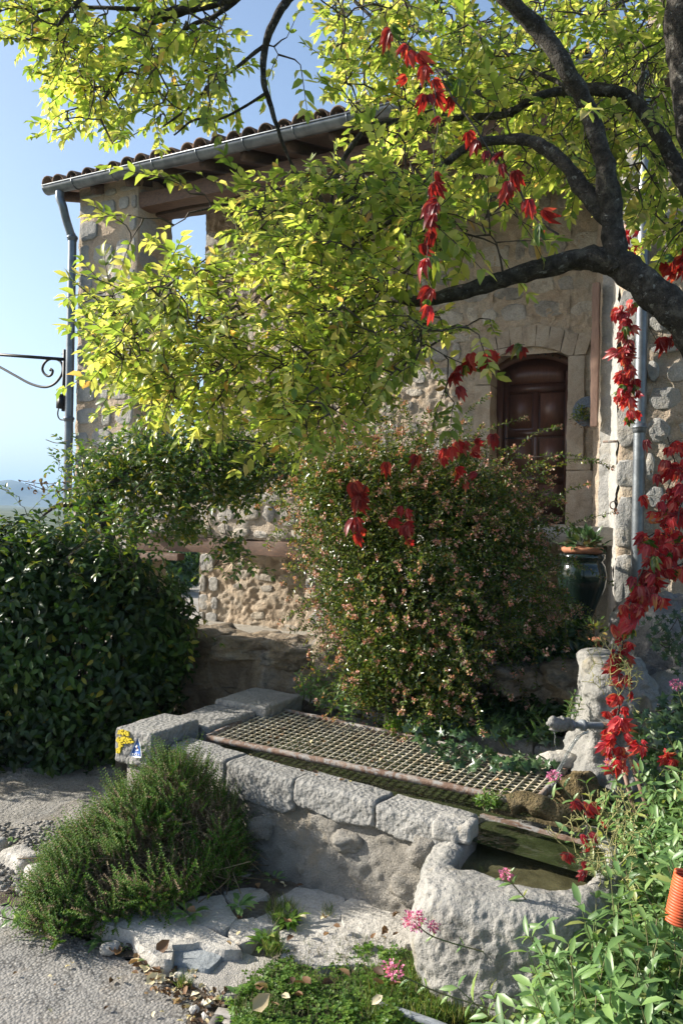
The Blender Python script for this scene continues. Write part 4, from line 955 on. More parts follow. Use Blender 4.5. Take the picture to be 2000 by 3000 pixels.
for z in np.linspace(-.03, ZT-.09, 38):
    f = (z+.03)/(ZT-.06); k = .014+.012*math.sin(f*math.pi)-.035*(1-f)**3
    row(O_+outw*(k), z)
for a in np.linspace(0, 1, 12): row(O_+outw*(.014-.044*(1-math.cos(a*math.pi/2))), ZT-.085+.085*math.sin(a*math.pi/2))
Otop = O_-outw*.03
for a in np.linspace(.1, .95, 12): row(Otop*(1-a)+I_*a, ZT+.012*math.sin(a*math.pi))
for a in np.linspace(0, 1, 8): row(I_+(cen-I_)*.02*a, ZT-.03*a-.004)
for z in np.linspace(ZT-.05, .14, 16): row(I_+(cen-I_)*(.03+.12*((ZT-z)/.25)**2), z)
icen = I_.mean(0)
for a in np.linspace(.1, 1, 16): row((I_+(cen-I_)*.15)*(1-a)+icen*a, .135)
V = np.vstack(rows); nr = len(rows)
i = np.arange(nr-1)[:, None]*NO; j = np.arange(NO)[None, :]; j2 = (j+1) % NO
F = np.stack([i+j, i+j2, i+NO+j2, i+NO+j], -1).reshape(-1, 4)
# displace along approximate normal
G3 = V.reshape(nr, NO, 3); du = np.roll(G3, -1, 1)-np.roll(G3, 1, 1); dv = np.gradient(G3, axis=0); nn = np.cross(du, dv); nn /= np.linalg.norm(nn, axis=2)[:, :, None]+1e-9; nn = nn.reshape(-1, 3)
amp = np.ones(len(V)); amp[(nr-40)*NO:] = .40; amp[(nr-54)*NO:(nr-40)*NO] = .6
dsp = (fbm(V*4.5, 3, 31)*.015 + (.3-np.abs(fbm(V*17, 3, 32)))*.010 + np.clip(fbm(V*55, 2, 33), -.8, .3)*.005)*amp
# chisel scars: long soft facets
V = V + nn*dsp[:, None]
g = Geo(); g.add(V, F); tb_ = obj('trough_body', g, 'trough', tr, True)
water_sheet('trough_water', 'twater', list(I_[::12]+(cen-I_[::12])*-.02), ZT-.045, '')
# two flat iron rails lying across the back of the trough
for k, (a, b, lab) in enumerate((((1408, 2392), (1712, 2474), 'front flat rusty iron rail across the back of the trough'), ((1440, 2378), (1712, 2440), 'rear mossy iron rail across the trough, nearest the basin'))):
    p, q = onz(*a, ZT+.03+.012*k), onz(*b, ZT+.03+.012*k); g = Geo(); d = (q-p); L = np.linalg.norm(d); d /= L; s = np.cross(d, Zv)
    rough_box(g, p-s*.011, d, s, Zv, L, .022, .012, .012, .003, 30, k, .003); tag(obj('iron_rail', g, 'moss' if k else 'rust', None, True), lab, 'rail', 'rails across the stone trough')
# mossy overflow lip between basin and trough, mossy boulder under the spout stone
g = Geo(); P = smooth_path([onz(1490, 2362, .46), onz(1540, 2350, .48), onz(1590, 2366, .475), onz(1640, 2384, .455), onz(1690, 2400, .43)], 5); tube(g, P, .040, 14, True, .35, 4, 22)
tag(obj('mossy_stone', g, 'moss', None, True), 'brown mossy curved stone lip between the basin and the trough', 'stone')
g = Geo(); c = onz(1690, 2380, .36); rock(g, (c[0]+.02, c[1]+.04, .40), (.11, .08, .11), .2, 5, 30); tag(obj('mossy_stone', g, 'moss', None, True), 'wet mossy boulder at the foot of the standing spout stone', 'stone')
g = Geo(); c = onz(1640, 2260, .47); rock(g, (c[0]+.02, c[1]+.07, .50), (.10, .05, .04), .2, 8, 16); tag(obj('flat_stone', g, 'slab', None, True), 'small flat pinkish stone lying behind the grating near the spout', 'stone')
# =================================================================== STANDING STONE and rock
sp = thing('standing_stone', onz(1760, 2330, .4), 'tall rough pale standing stone carrying the iron water spout', 'standing stone')
D1 = 3.42
g = Geo(); nz = 90; na = 120; rows = []
prof = [(2400, 1640, 1930), (2330, 1655, 1925), (2240, 1668, 1918), (2160, 1682, 1912), (2080, 1692, 1902), (2020, 1692, 1896), (1975, 1700, 1888), (1935, 1705, 1880), (1915, 1712, 1874)]
ys = np.array([p[0] for p in prof], float); xl = np.array([p[1] for p in prof], float); xr = np.array([p[2] for p in prof], float)
for f in np.linspace(0, 1, nz):
    y = ys[0]+(ys[-1]-ys[0])*f; a_, b_ = np.interp(-y, -ys, xl), np.interp(-y, -ys, xr)
    c = at((a_+b_)/2, y, D1+.16); hw = (b_-a_)/2*(D1+.16)/FPX; hd = .20-.03*f
    th = np.linspace(0, 2*math.pi, na, endpoint=False); cs, sn = np.cos(th), np.sin(th); k = (np.abs(cs)**3.4+np.abs(sn)**3.4)**(-1/3.4)
    rows.append(np.stack([c[0]+cs*k*hw, c[1]+sn*k*hd, np.full(na, c[2])], -1))
for s in (.66, .3, 0.02):
    r0 = rows[nz-1]; c = r0.mean(0); q = c+(r0-c)*s; q[:, 2] = c[2]+.01*(1-s); rows.append(q)
V = np.vstack(rows); nr = len(rows); i = np.arange(nr-1)[:, None]*na; j = np.arange(na)[None, :]; j2 = (j+1) % na
cxy = V.reshape(nr, na, 3).mean(1, keepdims=True); o_ = (V.reshape(nr, na, 3)-cxy); o_[:, :, 2] = 0; o_ /= np.linalg.norm(o_, axis=2)[:, :, None]+1e-9; o_ = o_.reshape(-1, 3)
V = V+o_*(fbm(V*5, 4, 41)*.040+(.3-np.abs(fbm(V*13, 4, 42)))*.028)[:, None]+Zv*(fbm(V*9, 3, 44)*.012)[:, None]
g.add(V, np.stack([i+j, i+j2, i+na+j2, i+na+j], -1).reshape(-1, 4)); obj('stone_body', g, 'trough', sp, True)
# spout: pipe, rings, animal-head casting
spout = thing('water_spout', at(1700, 2125, D1-.1), 'grey iron pipe spout with cast animal head, jutting left from the standing stone', 'spout')
pa, pb = at(1850, 2127, D1+.0), at(1668, 2124, D1-.12); ax = (pb-pa)/np.linalg.norm(pb-pa)
g = Geo(); tube(g, [pa, (pa+pb)/2, pb], .0145, 14); obj('pipe', g, 'hosegrey', spout, True)
g = Geo(); m_ = pa+(pb-pa)*.22; tube(g, [m_, m_+(pb-pa)*.28], .0155, 14); obj('rusty_sleeve', g, 'rust', spout, True)
for f in (.80, .98): 
    g = Geo(); c = pa+(pb-pa)*f; tube(g, [c-ax*.008, c+ax*.008], .024, 16); obj('ring', g, 'hosegrey', spout, True)
hd = Geo(); hp_ = pb+ax*.0
tube(hd, smooth_path([hp_, hp_+ax*.03+Zv*.002, hp_+ax*.06+Zv*.006, hp_+ax*.085+Zv*.004, hp_+ax*.10-Zv*.004], 4), np.interp(np.linspace(0, 1, 17), [0, .3, .6, .85, 1], [.026, .030, .026, .024, .012]), 16, True, .22, 3, 60)
rock(hd, hp_+ax*.085+Zv*.022, (.017, .017, .015), .15, 2, 10); rock(hd, hp_+ax*.04+Zv*.024, (.014, .02, .013), .2, 4, 10)
rock(hd, hp_+ax*.103+Zv*.004, (.013, .016, .010), .15, 6, 10); rock(hd, hp_+ax*.075-Zv*.020, (.024, .014, .008), .2, 7, 10)
obj('animal_head', hd, 'trough', spout, True)
# falling water
g = Geo(); s0, e0 = at(1722, 2142, D1-.10), onz(1570, 2432, ZT-.08)
P = []
for f in np.linspace(0, 1, 22): p = s0+(e0-s0)*(f**.80); p[2] = s0[2]+(e0[2]-s0[2])*(f**1.45); P.append(p)
P = np.array(P); tube(g, P, np.interp(np.linspace(0, 1, 22), [0, .4, 1], [.0075, .0055, .0045]), 9, False, .6, 5, 40)
P3 = P+np.array([.012, 0, -.004])*np.linspace(.2, 1.3, 22)[:, None]; tube(g, P3, .0035, 6, False, .5, 6, 50)
rgn = np.random.default_rng(4)
for k in range(26):
    a = rgn.uniform(0, 6.28); r_ = rgn.uniform(.008, .035); b = e0+np.array([math.cos(a)*r_, math.sin(a)*r_, 0]); tube(g, [b, b+np.array([math.cos(a)*.006, math.sin(a)*.006, rgn.uniform(.008, .03)])], .0022, 4, False)
tag(obj('water_jet', g, 'jet', None, True), 'clear arc of water falling from the spout stone into the trough', 'water jet')
g = Geo(); s1 = at(1622, 2145, D1-.17); P = [s1+np.array([-.001*k+.008*math.sin(k*.9)*.3, 0, -.0085*k]) for k in range(9)]; P = [p+np.array([.004*k*.5, 0, 0]) for k, p in enumerate(P)]; tube(g, P, [.0035]*3+[.0025]*3+[.0015]*3, 6, False, .4, 2, 90)
tag(obj('water_jet', g, 'jet', None, True), 'short thin dribble of water under the animal head of the spout', 'water dribble')
# dark lichened rock at the right
g = Geo(); c = at(1975, 1990, 3.75); rock(g, (c[0]+.05, c[1]+.15, c[2]-.12), (.30, .26, .46), .16, 3, 60, 1.5, 4.0)
tag(obj('boulder', g, 'rockdark', None, True), 'big dark lichened boulder right of the standing stone, under red creeper', 'boulder')
g = Geo(); c = at(1985, 2330, 3.5); rock(g, (c[0]+.05, c[1]+.2, .45), (.40, .30, .42), .15, 6, 44, 1.5, 3.5)
tag(obj('boulder', g, 'trough', None, True), 'pale boulder low at the right, mostly hidden under ivy and leafy stems', 'boulder')
# =================================================================== SMALL THINGS
# iron wall bracket with scroll
lb = thing('lamp_bracket', hp and HW(tq-.06, -.1, hp(188, 1050, -.1)[1]), 'black wrought iron bracket with a scroll on the house corner at the left', 'bracket')
def at_v(px, py, v=-.10): t, z = hp(px, py, v); return HW(t, v, z)
g = Geo(); bar(g, at_v(190, 1053), at_v(-120, 1030), .045, .036); obj('arm', g, 'iron', lb)
g = Geo(); bar(g, at_v(191, 1024), at_v(186, 1205), .04, .022); obj('back_plate', g, 'iron', lb)
cpx = [(-120, 1012), (-60, 1045), (0, 1075), (45, 1100), (90, 1124), (130, 1134), (158, 1126), (178, 1104), (185, 1082), (180, 1062), (165, 1052), (145, 1053), (131, 1064), (125, 1080), (130, 1094), (142, 1102), (152, 1097), (155, 1086), (149, 1081)]
g = Geo(); tube(g, smooth_path([at_v(*p) for p in cpx], 5), .016, 8); obj('scroll', g, 'iron', lb, True)
g = Geo(); rock(g, at_v(149, 1084), (.018,)*3, 0, 0, 8); obj('scroll_tip', g, 'iron', lb, True)
g = Geo(); tube(g, [at_v(181, 1037), at_v(190, 1037)], .006, 6); obj('bolt', g, 'iron', lb)
jb = thing('junction_box', at_v(173, 1178), 'small black cable box beside the downpipe below the iron bracket', 'cable box')
g = Geo(); p = at_v(165, 1196, -.16); V_, F_ = boxv(p, HU*.085, HV*.09, Zv*.155); g.add(V_, F_); obj('box', g, 'iron', jb)
g = Geo(); p = at_v(162, 1158, -.17); V_, F_ = boxv(p, HU*.10, HV*.10, Zv*.012); g.add(V_, F_); obj('lid', g, 'iron', jb)
g = Geo(); tube(g, smooth_path([at_v(172, 1196), at_v(170, 1215), at_v(176, 1228), at_v(190, 1230), at_v(208, 1224)], 4), .009, 6); obj('cable', g, 'iron', jb, True)
g = Geo(); tube(g, smooth_path([at_v(213, 1190, -.03), at_v(214, 1280, -.03), at_v(210, 1330, -.03), at_v(222, 1410, -.03)], 4), .007, 6); tag(obj('cable', g, 'iron', None, True), 'thin black cable running down the left pillar beside the pipe', 'cable')
# globe lamp left of the door
t_, z_ = hp(1383, 1068, VB-.12); gl = thing('wall_lamp', HW(t_, VB-.12, z_), 'white glass globe wall lamp left of the arched door', 'lamp')
g = Geo(); rock(g, HW(t_, VB-.14, z_), (.085, .085, .06), 0, 0, 14); obj('globe', g, 'white', gl, True)
g = Geo(); tube(g, [HW(t_, VB-.12, z_+.03), HW(t_, VB+.02, z_+.05)], .02, 8); obj('arm', g, 'iron', gl, True)
# blue-grey hanging planter right of the door
t_, z_ = hp(1712, 1205, 1.55); wp = thing('wall_planter', HW(t_, 1.5, z_), 'round blue-grey wicker wall planter right of the door with trailing plant', 'planter')
g = Geo()
for k in range(7): tube(g, [HW(t_+.03+math.cos(a)*(.05+.018*k), 1.52+.01*k, z_+math.sin(a)*(.05+.018*k)) for a in np.linspace(0, 2*math.pi, 24)], .011, 6)
obj('basket', g, 'bluewicker', wp, True)
PLANTER = (HW(t_-.02, 1.46, z_-.12), wp)
# glazed jar with saucer and plant by the steps
c = onz(1700, 1842, .64)
jar = thing('glazed_jar', c, 'large dark green glazed jar carrying a potted plant at the foot of the steps', 'jar')
k_ = c[1]/FPX*1.0
zt = at(1700, 1622, c[1])[2]; H_ = zt-.64
g = Geo(); lathe(g, [(.10, 0), (.11, .02*H_), (.085, .12*H_), (.12, .28*H_), (.19, .55*H_), (.205, .70*H_), (.19, .84*H_), (.165, .90*H_), (.185, .94*H_), (.188, 1.0*H_), (.16, 1.0*H_), (.15, .85*H_)], (c[0], c[1], .64), 36); obj('body', g, 'greenglaze', jar, True)
sc2 = thing('plant_pot', (c[0], c[1], zt), 'terracotta bowl with a drooping leafy plant on top of the green jar', 'plant pot')
g = Geo(); lathe(g, [(.0, .0), (.15, .0), (.17, .02), (.175, .05), (.16, .05), (.0, .035)], (c[0], c[1], zt+.004), 30); obj('saucer', g, 'terracotta', sc2, True)
def leafy(parent, c, r, n, mat, L=(.05, .08), base=LEAF, up=.4, name='foliage', seed=1):
    d = rdir(n); d[:, 2] = np.abs(d[:, 2])*.8; P = np.array(c)+d*np.array(r)*rng.uniform(.3, 1, (n, 1)); D = d*.9+rdir(n)*.5+np.array([0, 0, up-.3]); Nn = np.array([0, 0, 1.0])+rdir(n)*.6
    g = Geo(); scatter(g, base, frames(D, Nn), P, rng.uniform(L[0], L[1], n)); return obj(name, g, mat, parent, True, kind='stuff')
leafy(PLANTER[1], PLANTER[0], (.11, .09, .24), 240, 'roseleaf', (.022, .04))
leafy(PLANTER[1], PLANTER[0]-Zv*.08, (.12, .09, .20), 60, 'litter', (.02, .03))
leafy(sc2, (c[0], c[1], zt+.05), (.20, .2, .17), 90, 'ivy', (.07, .12))
for k, (px, py, d_, lab, mt) in enumerate(((1745, 1900, 5.6, 'small dark terracotta pot with mauve flowers beside the green jar', 'terracotta'), (1655, 1890, 5.8, 'shallow terracotta bowl on the step left of the green jar', 'terracotta'))):
    c2 = at(px, py, d_); pt_ = thing('plant_pot', c2, lab, 'plant pot'); g = Geo(); lathe(g, [(0, 0), (.04, 0), (.06, .06), (.07, .06), (.07, .075), (.055, .075), (.0, .06)], c2, 24); obj('pot', g, mt, pt_, True); leafy(pt_, c2+Zv*.12, (.09, .09, .12), 45, 'bushleaf', (.03, .05))
# flowers in a trough on the parapet and the stacked logs behind
ztop = PTOP
def on_par(px, v=.2): t, _ = hp(px, 1320, v); return HW(t, v, ztop)
lg = rng
for k, px in enumerate((862, 882, 905, 925, 946, 872, 895, 917, 938, 884, 906, 930)):
    row_ = 0 if k < 5 else (1 if k < 9 else 2); p = on_par(px, .40)+Zv*(.05+.085*row_); g = Geo(); r_ = .042+.006*math.sin(k*2.1)
    tube(g, [p-HV*.02, p+HV*.32], r_, 9, True, .12, k); o = obj('log', g, 'wood_cut', None, True); tag(o, 'cut firewood log in the small stack on the gallery parapet', 'log', 'firewood logs stacked on the parapet')
for k, (px, lab) in enumerate(((968, 'left pot of magenta flowers on the gallery parapet'), (1012, 'right pot of magenta flowers on the gallery parapet'), (1088, 'pot of pale trailing plant on the parapet left of the shrub top'))):
    p = on_par(px, .16); po = thing('flower_pot', p, lab, 'flower pot'); g = Geo(); lathe(g, [(0, 0), (.06, 0), (.085, .14), (.095, .14), (.095, .165), (.07, .165), (0, .14)], p, 20); obj('pot', g, 'terracotta', po, True)
    leafy(po, p+Zv*.16, (.15, .12, .13), 60, 'valleaf', (.03, .05))
    if k < 2:
        n = 46; d = rdir(n); d[:, 2] = np.abs(d[:, 2]); P = p+Zv*.2+d*np.array([.13, .1, .13]); g = Geo(); scatter(g, leaf_small(.8, .2), frames(rdir(n), rdir(n)), P, rng.uniform(.02, .035, n)); obj('flowers', g, 'pink', po, True, kind='stuff')
# small white bottle-like globe hung by the parapet
p = on_par(953, -.02)+Zv*-.03; wc = thing('white_jar', p, 'small white jar on the parapet edge below the magenta flowers', 'jar'); g = Geo(); lathe(g, [(0, 0), (.035, 0), (.04, .03), (.04, .09), (.028, .10), (.028, .12), (0, .12)], p, 16); obj('body', g, 'white', wc, True)
# orange coiled hose at the right edge
hs = thing('coiled_hose', onz(1990, 2700, .5), 'orange ribbed hose rising from the leaves at the right edge', 'hose')
g = Geo(); p0, p1 = at(1982, 2700, 2.15), at(2012, 2562, 2.15); d = p1-p0; L = np.linalg.norm(d); d /= L; X = np.cross(d, [0, 1, 0]); X /= np.linalg.norm(X); Y = np.cross(d, X)
s_ = np.linspace(0, 1, 17*18); P = np.array([p0+d*L*s+(X*math.cos(s*17*2*math.pi)+Y*math.sin(s*17*2*math.pi))*.031 for s in s_]); tube(g, P, .0040, 7, True); obj('coil', g, 'hose', hs, True)
# drain cover at the bottom
dq = [onz(632, 2948, .012), onz(690, 2935, .012)]
c0 = onz(640, 2950, .03); dx = onz(840, 2985, .03)-c0; dx /= np.linalg.norm(dx); dy = np.array([-dx[1], dx[0], 0]); dg = thing('drain_cover', c0, 'worn cast iron drain grate at the bottom beside the clover', 'drain cover')
g = Geo(); Wd, Hd = .36, -.30
for (a, b, c_, d_) in ((0, Wd, 0, -.035), (0, Wd, Hd+.03, Hd), (0, .03, -.035, Hd+.03), (Wd-.03, Wd, -.035, Hd+.03)):
    V_, F_ = boxv(c0+dx*a+dy*c_-Zv*.03, dx*(b-a), dy*(d_-c_), Zv*.03); g.add(V_, F_)
obj('frame', g, 'castiron', dg)
for k in range(6):
    g = Geo(); V_, F_ = boxv(c0+dx*.035-dy*(.062+.040*k)-Zv*.03, dx*(Wd-.07), dy*.019, Zv*.026); g.add(V_, F_); obj('slat', g, 'castiron', dg)
for k in range(6):
    for j in range(4):
        g = Geo(); rock(g, c0+dx*(.06+.08*j)-dy*(.052+.040*k)-Zv*.004, (.005, .005, .003), 0, 0, 4); obj('rivet', g, 'castiron', dg)
# grey hose lying in the grass
g = Geo(); tube(g, smooth_path([onz(1090, 2935, .05), onz(1150, 2958, .055), onz(1230, 2985, .06), onz(1320, 3020, .06), onz(1420, 3080, .06)], 5), .013, 10)
tag(obj('grey_pipe', g, 'hosegrey', None, True), 'grey plastic pipe lying in the grass at the bottom', 'pipe')
# wooden stakes leaning near the standing stone
for k, (a, b, d_, lab) in enumerate((((1810, 2200), (1870, 2420), 3.2, 'left thin weathered wooden stake leaning on the spout stone'), ((1835, 2190), (1905, 2400), 3.25, 'right thin brown wooden stake leaning on the spout stone'))):
    g = Geo(); tube(g, [at(*a, d_), at(*b, d_-.15)], .010, 7, True, .15, k); tag(obj('wooden_stake', g, 'shutter', None, True), lab, 'stake', 'stakes by the spout stone')
# =================================================================== VEGETATION
def nearest_path(nodes, tgt, rnd):
    d = np.linalg.norm(nodes-tgt, axis=1); return int(np.argmin(d)), float(d.min())
class Crown:
    def __init__(s): s.nodes = np.zeros((0, 3)); s.tw = Geo(); s.T = []; s.D = []; s.N = []; s.S = []
    def seed(s, P): s.nodes = np.vstack([s.nodes, P])
    def grow(s, targets, r0=.0048, per=11, leafL=(.045, .075), bias=(0, 0, -.12), curve=.12, up=(0, 0, 1), step=.09, spray=(.14, .24), k=None):
        d0 = np.array([np.linalg.norm(s.nodes-t, axis=1).min() for t in targets]); order = np.argsort(d0)
        for oi in order:
            t = targets[oi]; i, dist = nearest_path(s.nodes, t, rng); p = s.nodes[i]
            n = max(2, int(dist/step)+1); f = np.linspace(0, 1, n+1)[:, None]
            side = rng.normal(size=3)*curve*dist; sag = np.array([0, 0, .10*dist])
            P = p+(t-p)*f+np.sin(f*math.pi)*(side+sag)+rng.normal(size=(n+1, 3))*.007*np.minimum(1, 4*f*(1-f))
            if dist > .02:
                tube(s.tw, P, np.linspace(r0*(.8+min(1.6, dist*1.6)), r0*.45, n+1), 5, False)
                s.nodes = np.vstack([s.nodes, P[1:]])
            d = P[-1]-P[-2]; d = d/(np.linalg.norm(d)+1e-9)+rng.normal(size=3)*.35+np.array(bias); d /= np.linalg.norm(d)
            L = rng.uniform(*spray); m = per; q = P[-1]
            pts = [q]
            for a in range(4): d = d+np.array([0, 0, -.02])+rng.normal(size=3)*.08; d /= np.linalg.norm(d); q = q+d*L/4; pts.append(q)
            pts = np.array(pts); tube(s.tw, pts, np.linspace(r0*.5, r0*.25, 5), 4, False)
            u = np.array(up)+rng.normal(size=3)*.25
            side0 = np.cross(d, u); side0 /= np.linalg.norm(side0)+1e-9; nn = np.cross(side0, d)
            npair = m//2
            for a in range(npair):
                f_ = .12+.88*a/max(1, npair-1)*.98; x = f_*4; j = min(3, int(x)); pos = pts[j]+(pts[j+1]-pts[j])*(x-j)
                rot = rng.uniform(-.6, .6); sd = side0*math.cos(rot)+nn*math.sin(rot)
                for sg in (-1, 1):
                    dd = d*rng.uniform(.45, .9)+sd*sg*rng.uniform(.6, 1.0)+np.array([0, 0, rng.uniform(-.26, .22)])
                    s.T.append(pos); s.D.append(dd); s.N.append(nn*1.0+u*.5+rng.normal(size=3)*.35); s.S.append(rng.uniform(*leafL)*(.75+.35*math.sin(f_*2.6)))
            s.T.append(pts[-1]); s.D.append(d+rng.normal(size=3)*.15); s.N.append(nn+rng.normal(size=3)*.3); s.S.append(rng.uniform(*leafL)*1.05)
    def leaves(s, root, mat, base, nobj=300): 
        return leaves_out(root, mat, base, frames(np.array(s.D), np.array(s.N)), np.array(s.T), np.array(s.S), nobj)
def limb(root, pts, mat='bark', name='limb', k=7, sides=16, seed=0):
    """pts: (px, py, distance, radius)"""
    P = np.array([list(at(a, b, c))+[r] for a, b, c, r in pts]); Q = smooth_path(P, k); rad = np.maximum(Q[:, 3], .003)
    XYZ = Q[:, :3]+fbm(Q[:, :3]*4, 3, seed)[:, None]*np.array([.012, .012, .012])
    g = Geo(); rr = rad*(1+.10*vnoise(Q[:, :3]*9, seed+3)); tube(g, XYZ, rr, sides, True, .16, seed, 26); o = obj(name, g, mat, root, True); return XYZ
tree = thing('tree', onz(2350, 2400, .3), 'big overhanging tree with dark crooked limbs and yellow-green leaves', 'tree')
nodes = []
lim = [
 [(2300, 2700, 2.7, .13), (2290, 2200, 2.75, .11), (2240, 1700, 2.8, .10), (2140, 1220, 2.9, .085), (2010, 950, 2.95, .072), (1910, 850, 3.0, .066), (1810, 775, 3.05, .056), (1700, 757, 3.1, .042), (1600, 785, 3.15, .039), (1500, 812, 3.2, .037), (1400, 842, 3.25, .032), (1290, 868, 3.3, .027), (1210, 882, 3.35, .020), (1110, 880, 3.45, .013), (1010, 930, 3.5, .009), (900, 990, 3.5, .006)],
 [(1815, 790, 3.05, .050), (1798, 700, 3.05, .044), (1788, 600, 3.04, .042), (1765, 470, 3.0, .034), (1725, 330, 3.0, .034), (1655, 190, 2.95, .031), (1575, 80, 2.95, .033), (1480, -10, 2.9, .028), (1380, -120, 2.9, .024)],
 [(1780, 650, 3.06, .036), (1735, 595, 3.08, .032), (1700, 540, 3.1, .031), (1640, 460, 3.15, .028), (1560, 418, 3.2, .025), (1470, 410, 3.3, .021), (1380, 425, 3.35, .018), (1310, 475, 3.4, .016), (1240, 545, 3.45, .014), (1170, 630, 3.5, .012), (1060, 700, 3.6, .009), (930, 790, 3.6, .008), (800, 860, 3.6, .007), (690, 960, 3.6, .005)],
 [(2150, 800, 3.2, .05), (2010, 540, 3.3, .034), (1930, 390, 3.35, .031), (1860, 305, 3.4, .029), (1780, 264, 3.4, .027), (1660, 262, 3.5, .023), (1560, 290, 3.5, .021), (1480, 335, 3.6, .017), (1370, 340, 3.7, .016), (1250, 345, 3.7, .015), (1150, 355, 3.7, .014), (1075, 375, 3.7, .013), (1025, 440, 3.7, .011), (988, 510, 3.7, .010), (972, 600, 3.7, .007)],
 [(1250, -300, 3.1, .045), (1000, -160, 3.2, .034), (860, -20, 3.3, .022), (803, 70, 3.3, .017), (778, 150, 3.35, .014), (775, 230, 3.35, .012), (790, 300, 3.4, .011), (815, 370, 3.4, .009), (845, 440, 3.45, .007), (875, 510, 3.5, .005)],
 [(1000, -180, 3.2, .04), (720, -30, 3.2, .026), (600, 12, 3.2, .023), (500, 40, 3.25, .022), (420, 75, 3.3, .018), (385, 150, 3.35, .012), (345, 230, 3.4, .009), (300, 300, 3.4, .007), (260, 350, 3.4, .005)],
 [(800, -100, 3.25, .02), (650, 35, 3.3, .011), (560, 75, 3.35, .010), (480, 135, 3.4, .008), (445, 220, 3.4, .007), (425, 300, 3.4, .005)],
 [(500, 40, 3.25, .014), (380, 25, 3.25, .009), (250, 20, 3.3, .007), (130, 30, 3.3, .006), (60, 70, 3.3, .004)],
 [(778, 130, 3.35, .009), (690, 200, 3.4, .007), (620, 245, 3.4, .006), (560, 310, 3.4, .005), (480, 370, 3.45, .004)],
 [(776, 275, 3.37, .007), (720, 310, 3.4, .006), (640, 350, 3.4, .005), (560, 355, 3.45, .005), (500, 400, 3.5, .004)],
 [(2030, -150, 3.0, .075), (1995, 60, 3.05, .062), (2015, 300, 3.1, .060), (2090, 600, 3.05, .065), (2180, 1000, 2.95, .08), (2250, 1500, 2.85, .09)],
 [(1500, 340, 3.6, .012), (1350, 240, 3.8, .011), (1220, 160, 4.0, .010), (1100, 60, 4.1, .009), (1000, -40, 4.2, .008)],
 [(1730, 345, 3.0, .012), (1640, 250, 3.5, .010), (1500, 170, 3.8, .009), (1400, 60, 4.0, .008), (1300, -60, 4.1, .008)],
 [(1870, 310, 3.4, .012), (1880, 200, 3.8, .010), (1850, 90, 4.0, .009), (1800, -60, 4.2, .008)],
 [(700, -40, 3.2, .012), (480, -60, 3.1, .010), (300, -40, 3.1, .009), (180, 60, 3.15, .007), (160, 160, 3.2, .005)],
 [(1240, 545, 3.45, .012), (1130, 520, 3.5, .010), (1000, 600, 3.5, .008), (860, 640, 3.5, .006), (700, 600, 3.5, .005), (560, 620, 3.5, .004)],
]
cr_ = Crown()
for k, pts in enumerate(lim):
    X = limb(tree, pts, 'bark', 'trunk' if k == 0 else 'limb', 7, 18 if k < 4 else 9, k*3+1); cr_.seed(X[max(0, len(X)//3):] if k in (0, 1, 2, 3, 10) else X)
def targ(poly, n, d0, d1, pw=1.0):
    q = sample_poly(poly, n*3)
    keep = (vnoise(np.hstack([q/95., np.zeros((len(q), 1))]), 77)+rng.random(len(q))*1.1) > .28
    q = q[keep][:n]; d = d0+(d1-d0)*rng.random(len(q))**pw
    return np.array([at(a, b, c) for (a, b), c in zip(q, d)])
TL = [(-60, 0), (-60, -200), (600, -200), (660, 60), (650, 140), (700, 230), (680, 290), (560, 300), (490, 350), (420, 410), (340, 390), (260, 385), (180, 375), (200, 300), (170, 240), (130, 170), (40, 90)]
CM = [(700, 640), (740, 560), (920, 490), (1060, 490), (1290, 510), (1330, 580), (1230, 700), (1180, 830), (1230, 920), (1440, 930), (1420, 985), (1290, 1010), (1150, 1120), (1040, 1190), (960, 1260), (800, 1290), (690, 1230), (560, 1200), (420, 1200), (350, 1120), (300, 1010), (240, 930), (250, 870), (400, 850), (480, 790), (640, 760)]
UR = [(920, -60), (2100, -60), (2100, 740), (1900, 760), (1860, 600), (1750, 560), (1600, 520), (1480, 560), (1350, 590), (1250, 520), (1080, 420), (1010, 300), (980, 180), (970, 60)]
cr_.grow(targ(TL, 370, 3.0, 3.9), per=12, leafL=(.036, .058), spray=(.10, .19), bias=(-.35, 0, -.05))
cr_.grow(targ(CM, 1080, 2.9, 4.3), per=12, leafL=(.032, .064), spray=(.10, .20), bias=(-.35, -.05, -.08))
cr_.grow(targ(UR, 1000, 3.3, 5.0), per=12, leafL=(.034, .064), spray=(.10, .20), bias=(-.15, 0, -.1))
cr_.grow(targ([(1160, 540), (1560, 560), (1520, 700), (1400, 830), (1160, 850)], 40, 3.0, 3.6), per=9, leafL=(.05, .08), bias=(.2, 0, -.2))
cr_.grow(np.array([at(*q) for q in [(330, 925, 3.3), (290, 905, 3.3), (310, 980, 3.3), (340, 880, 3.3), (300, 1060, 3.3), (840, 110, 3.4), (815, 160, 3.4), (880, 190, 3.4), (370, 660, 3.5), (385, 700, 3.5), (510, 660, 3.5), (530, 540, 3.5), (560, 500, 3.5), (600, 570, 3.5), (480, 520, 3.5), (300, 860, 3.4), (420, 640, 3.4), (1480, 330, 3.2), (1740, 330, 2.9), (1300, 1040, 3.3), (1330, 1180, 3.3), (1310, 1120, 3.3), (700, 1290, 3.4), (780, 1300, 3.4), (560, 1240, 3.4), (440, 1180, 3.4), (1090, 1180, 3.4)]]), per=11, leafL=(.05, .075), bias=(-.5, 0, -.05))
cr_.grow(targ([(600, -420), (2300, -420), (2300, -60), (1900, -100), (600, -100)], 130, 3.2, 5.0), per=11, leafL=(.05, .08))
cr_.grow(targ([(2030, -100), (2600, -100), (2600, 900), (2080, 800)], 110, 3.0, 5.0), per=11, leafL=(.05, .08))
obj('twigs', cr_.tw, 'twig', tree, True, kind='stuff'); 
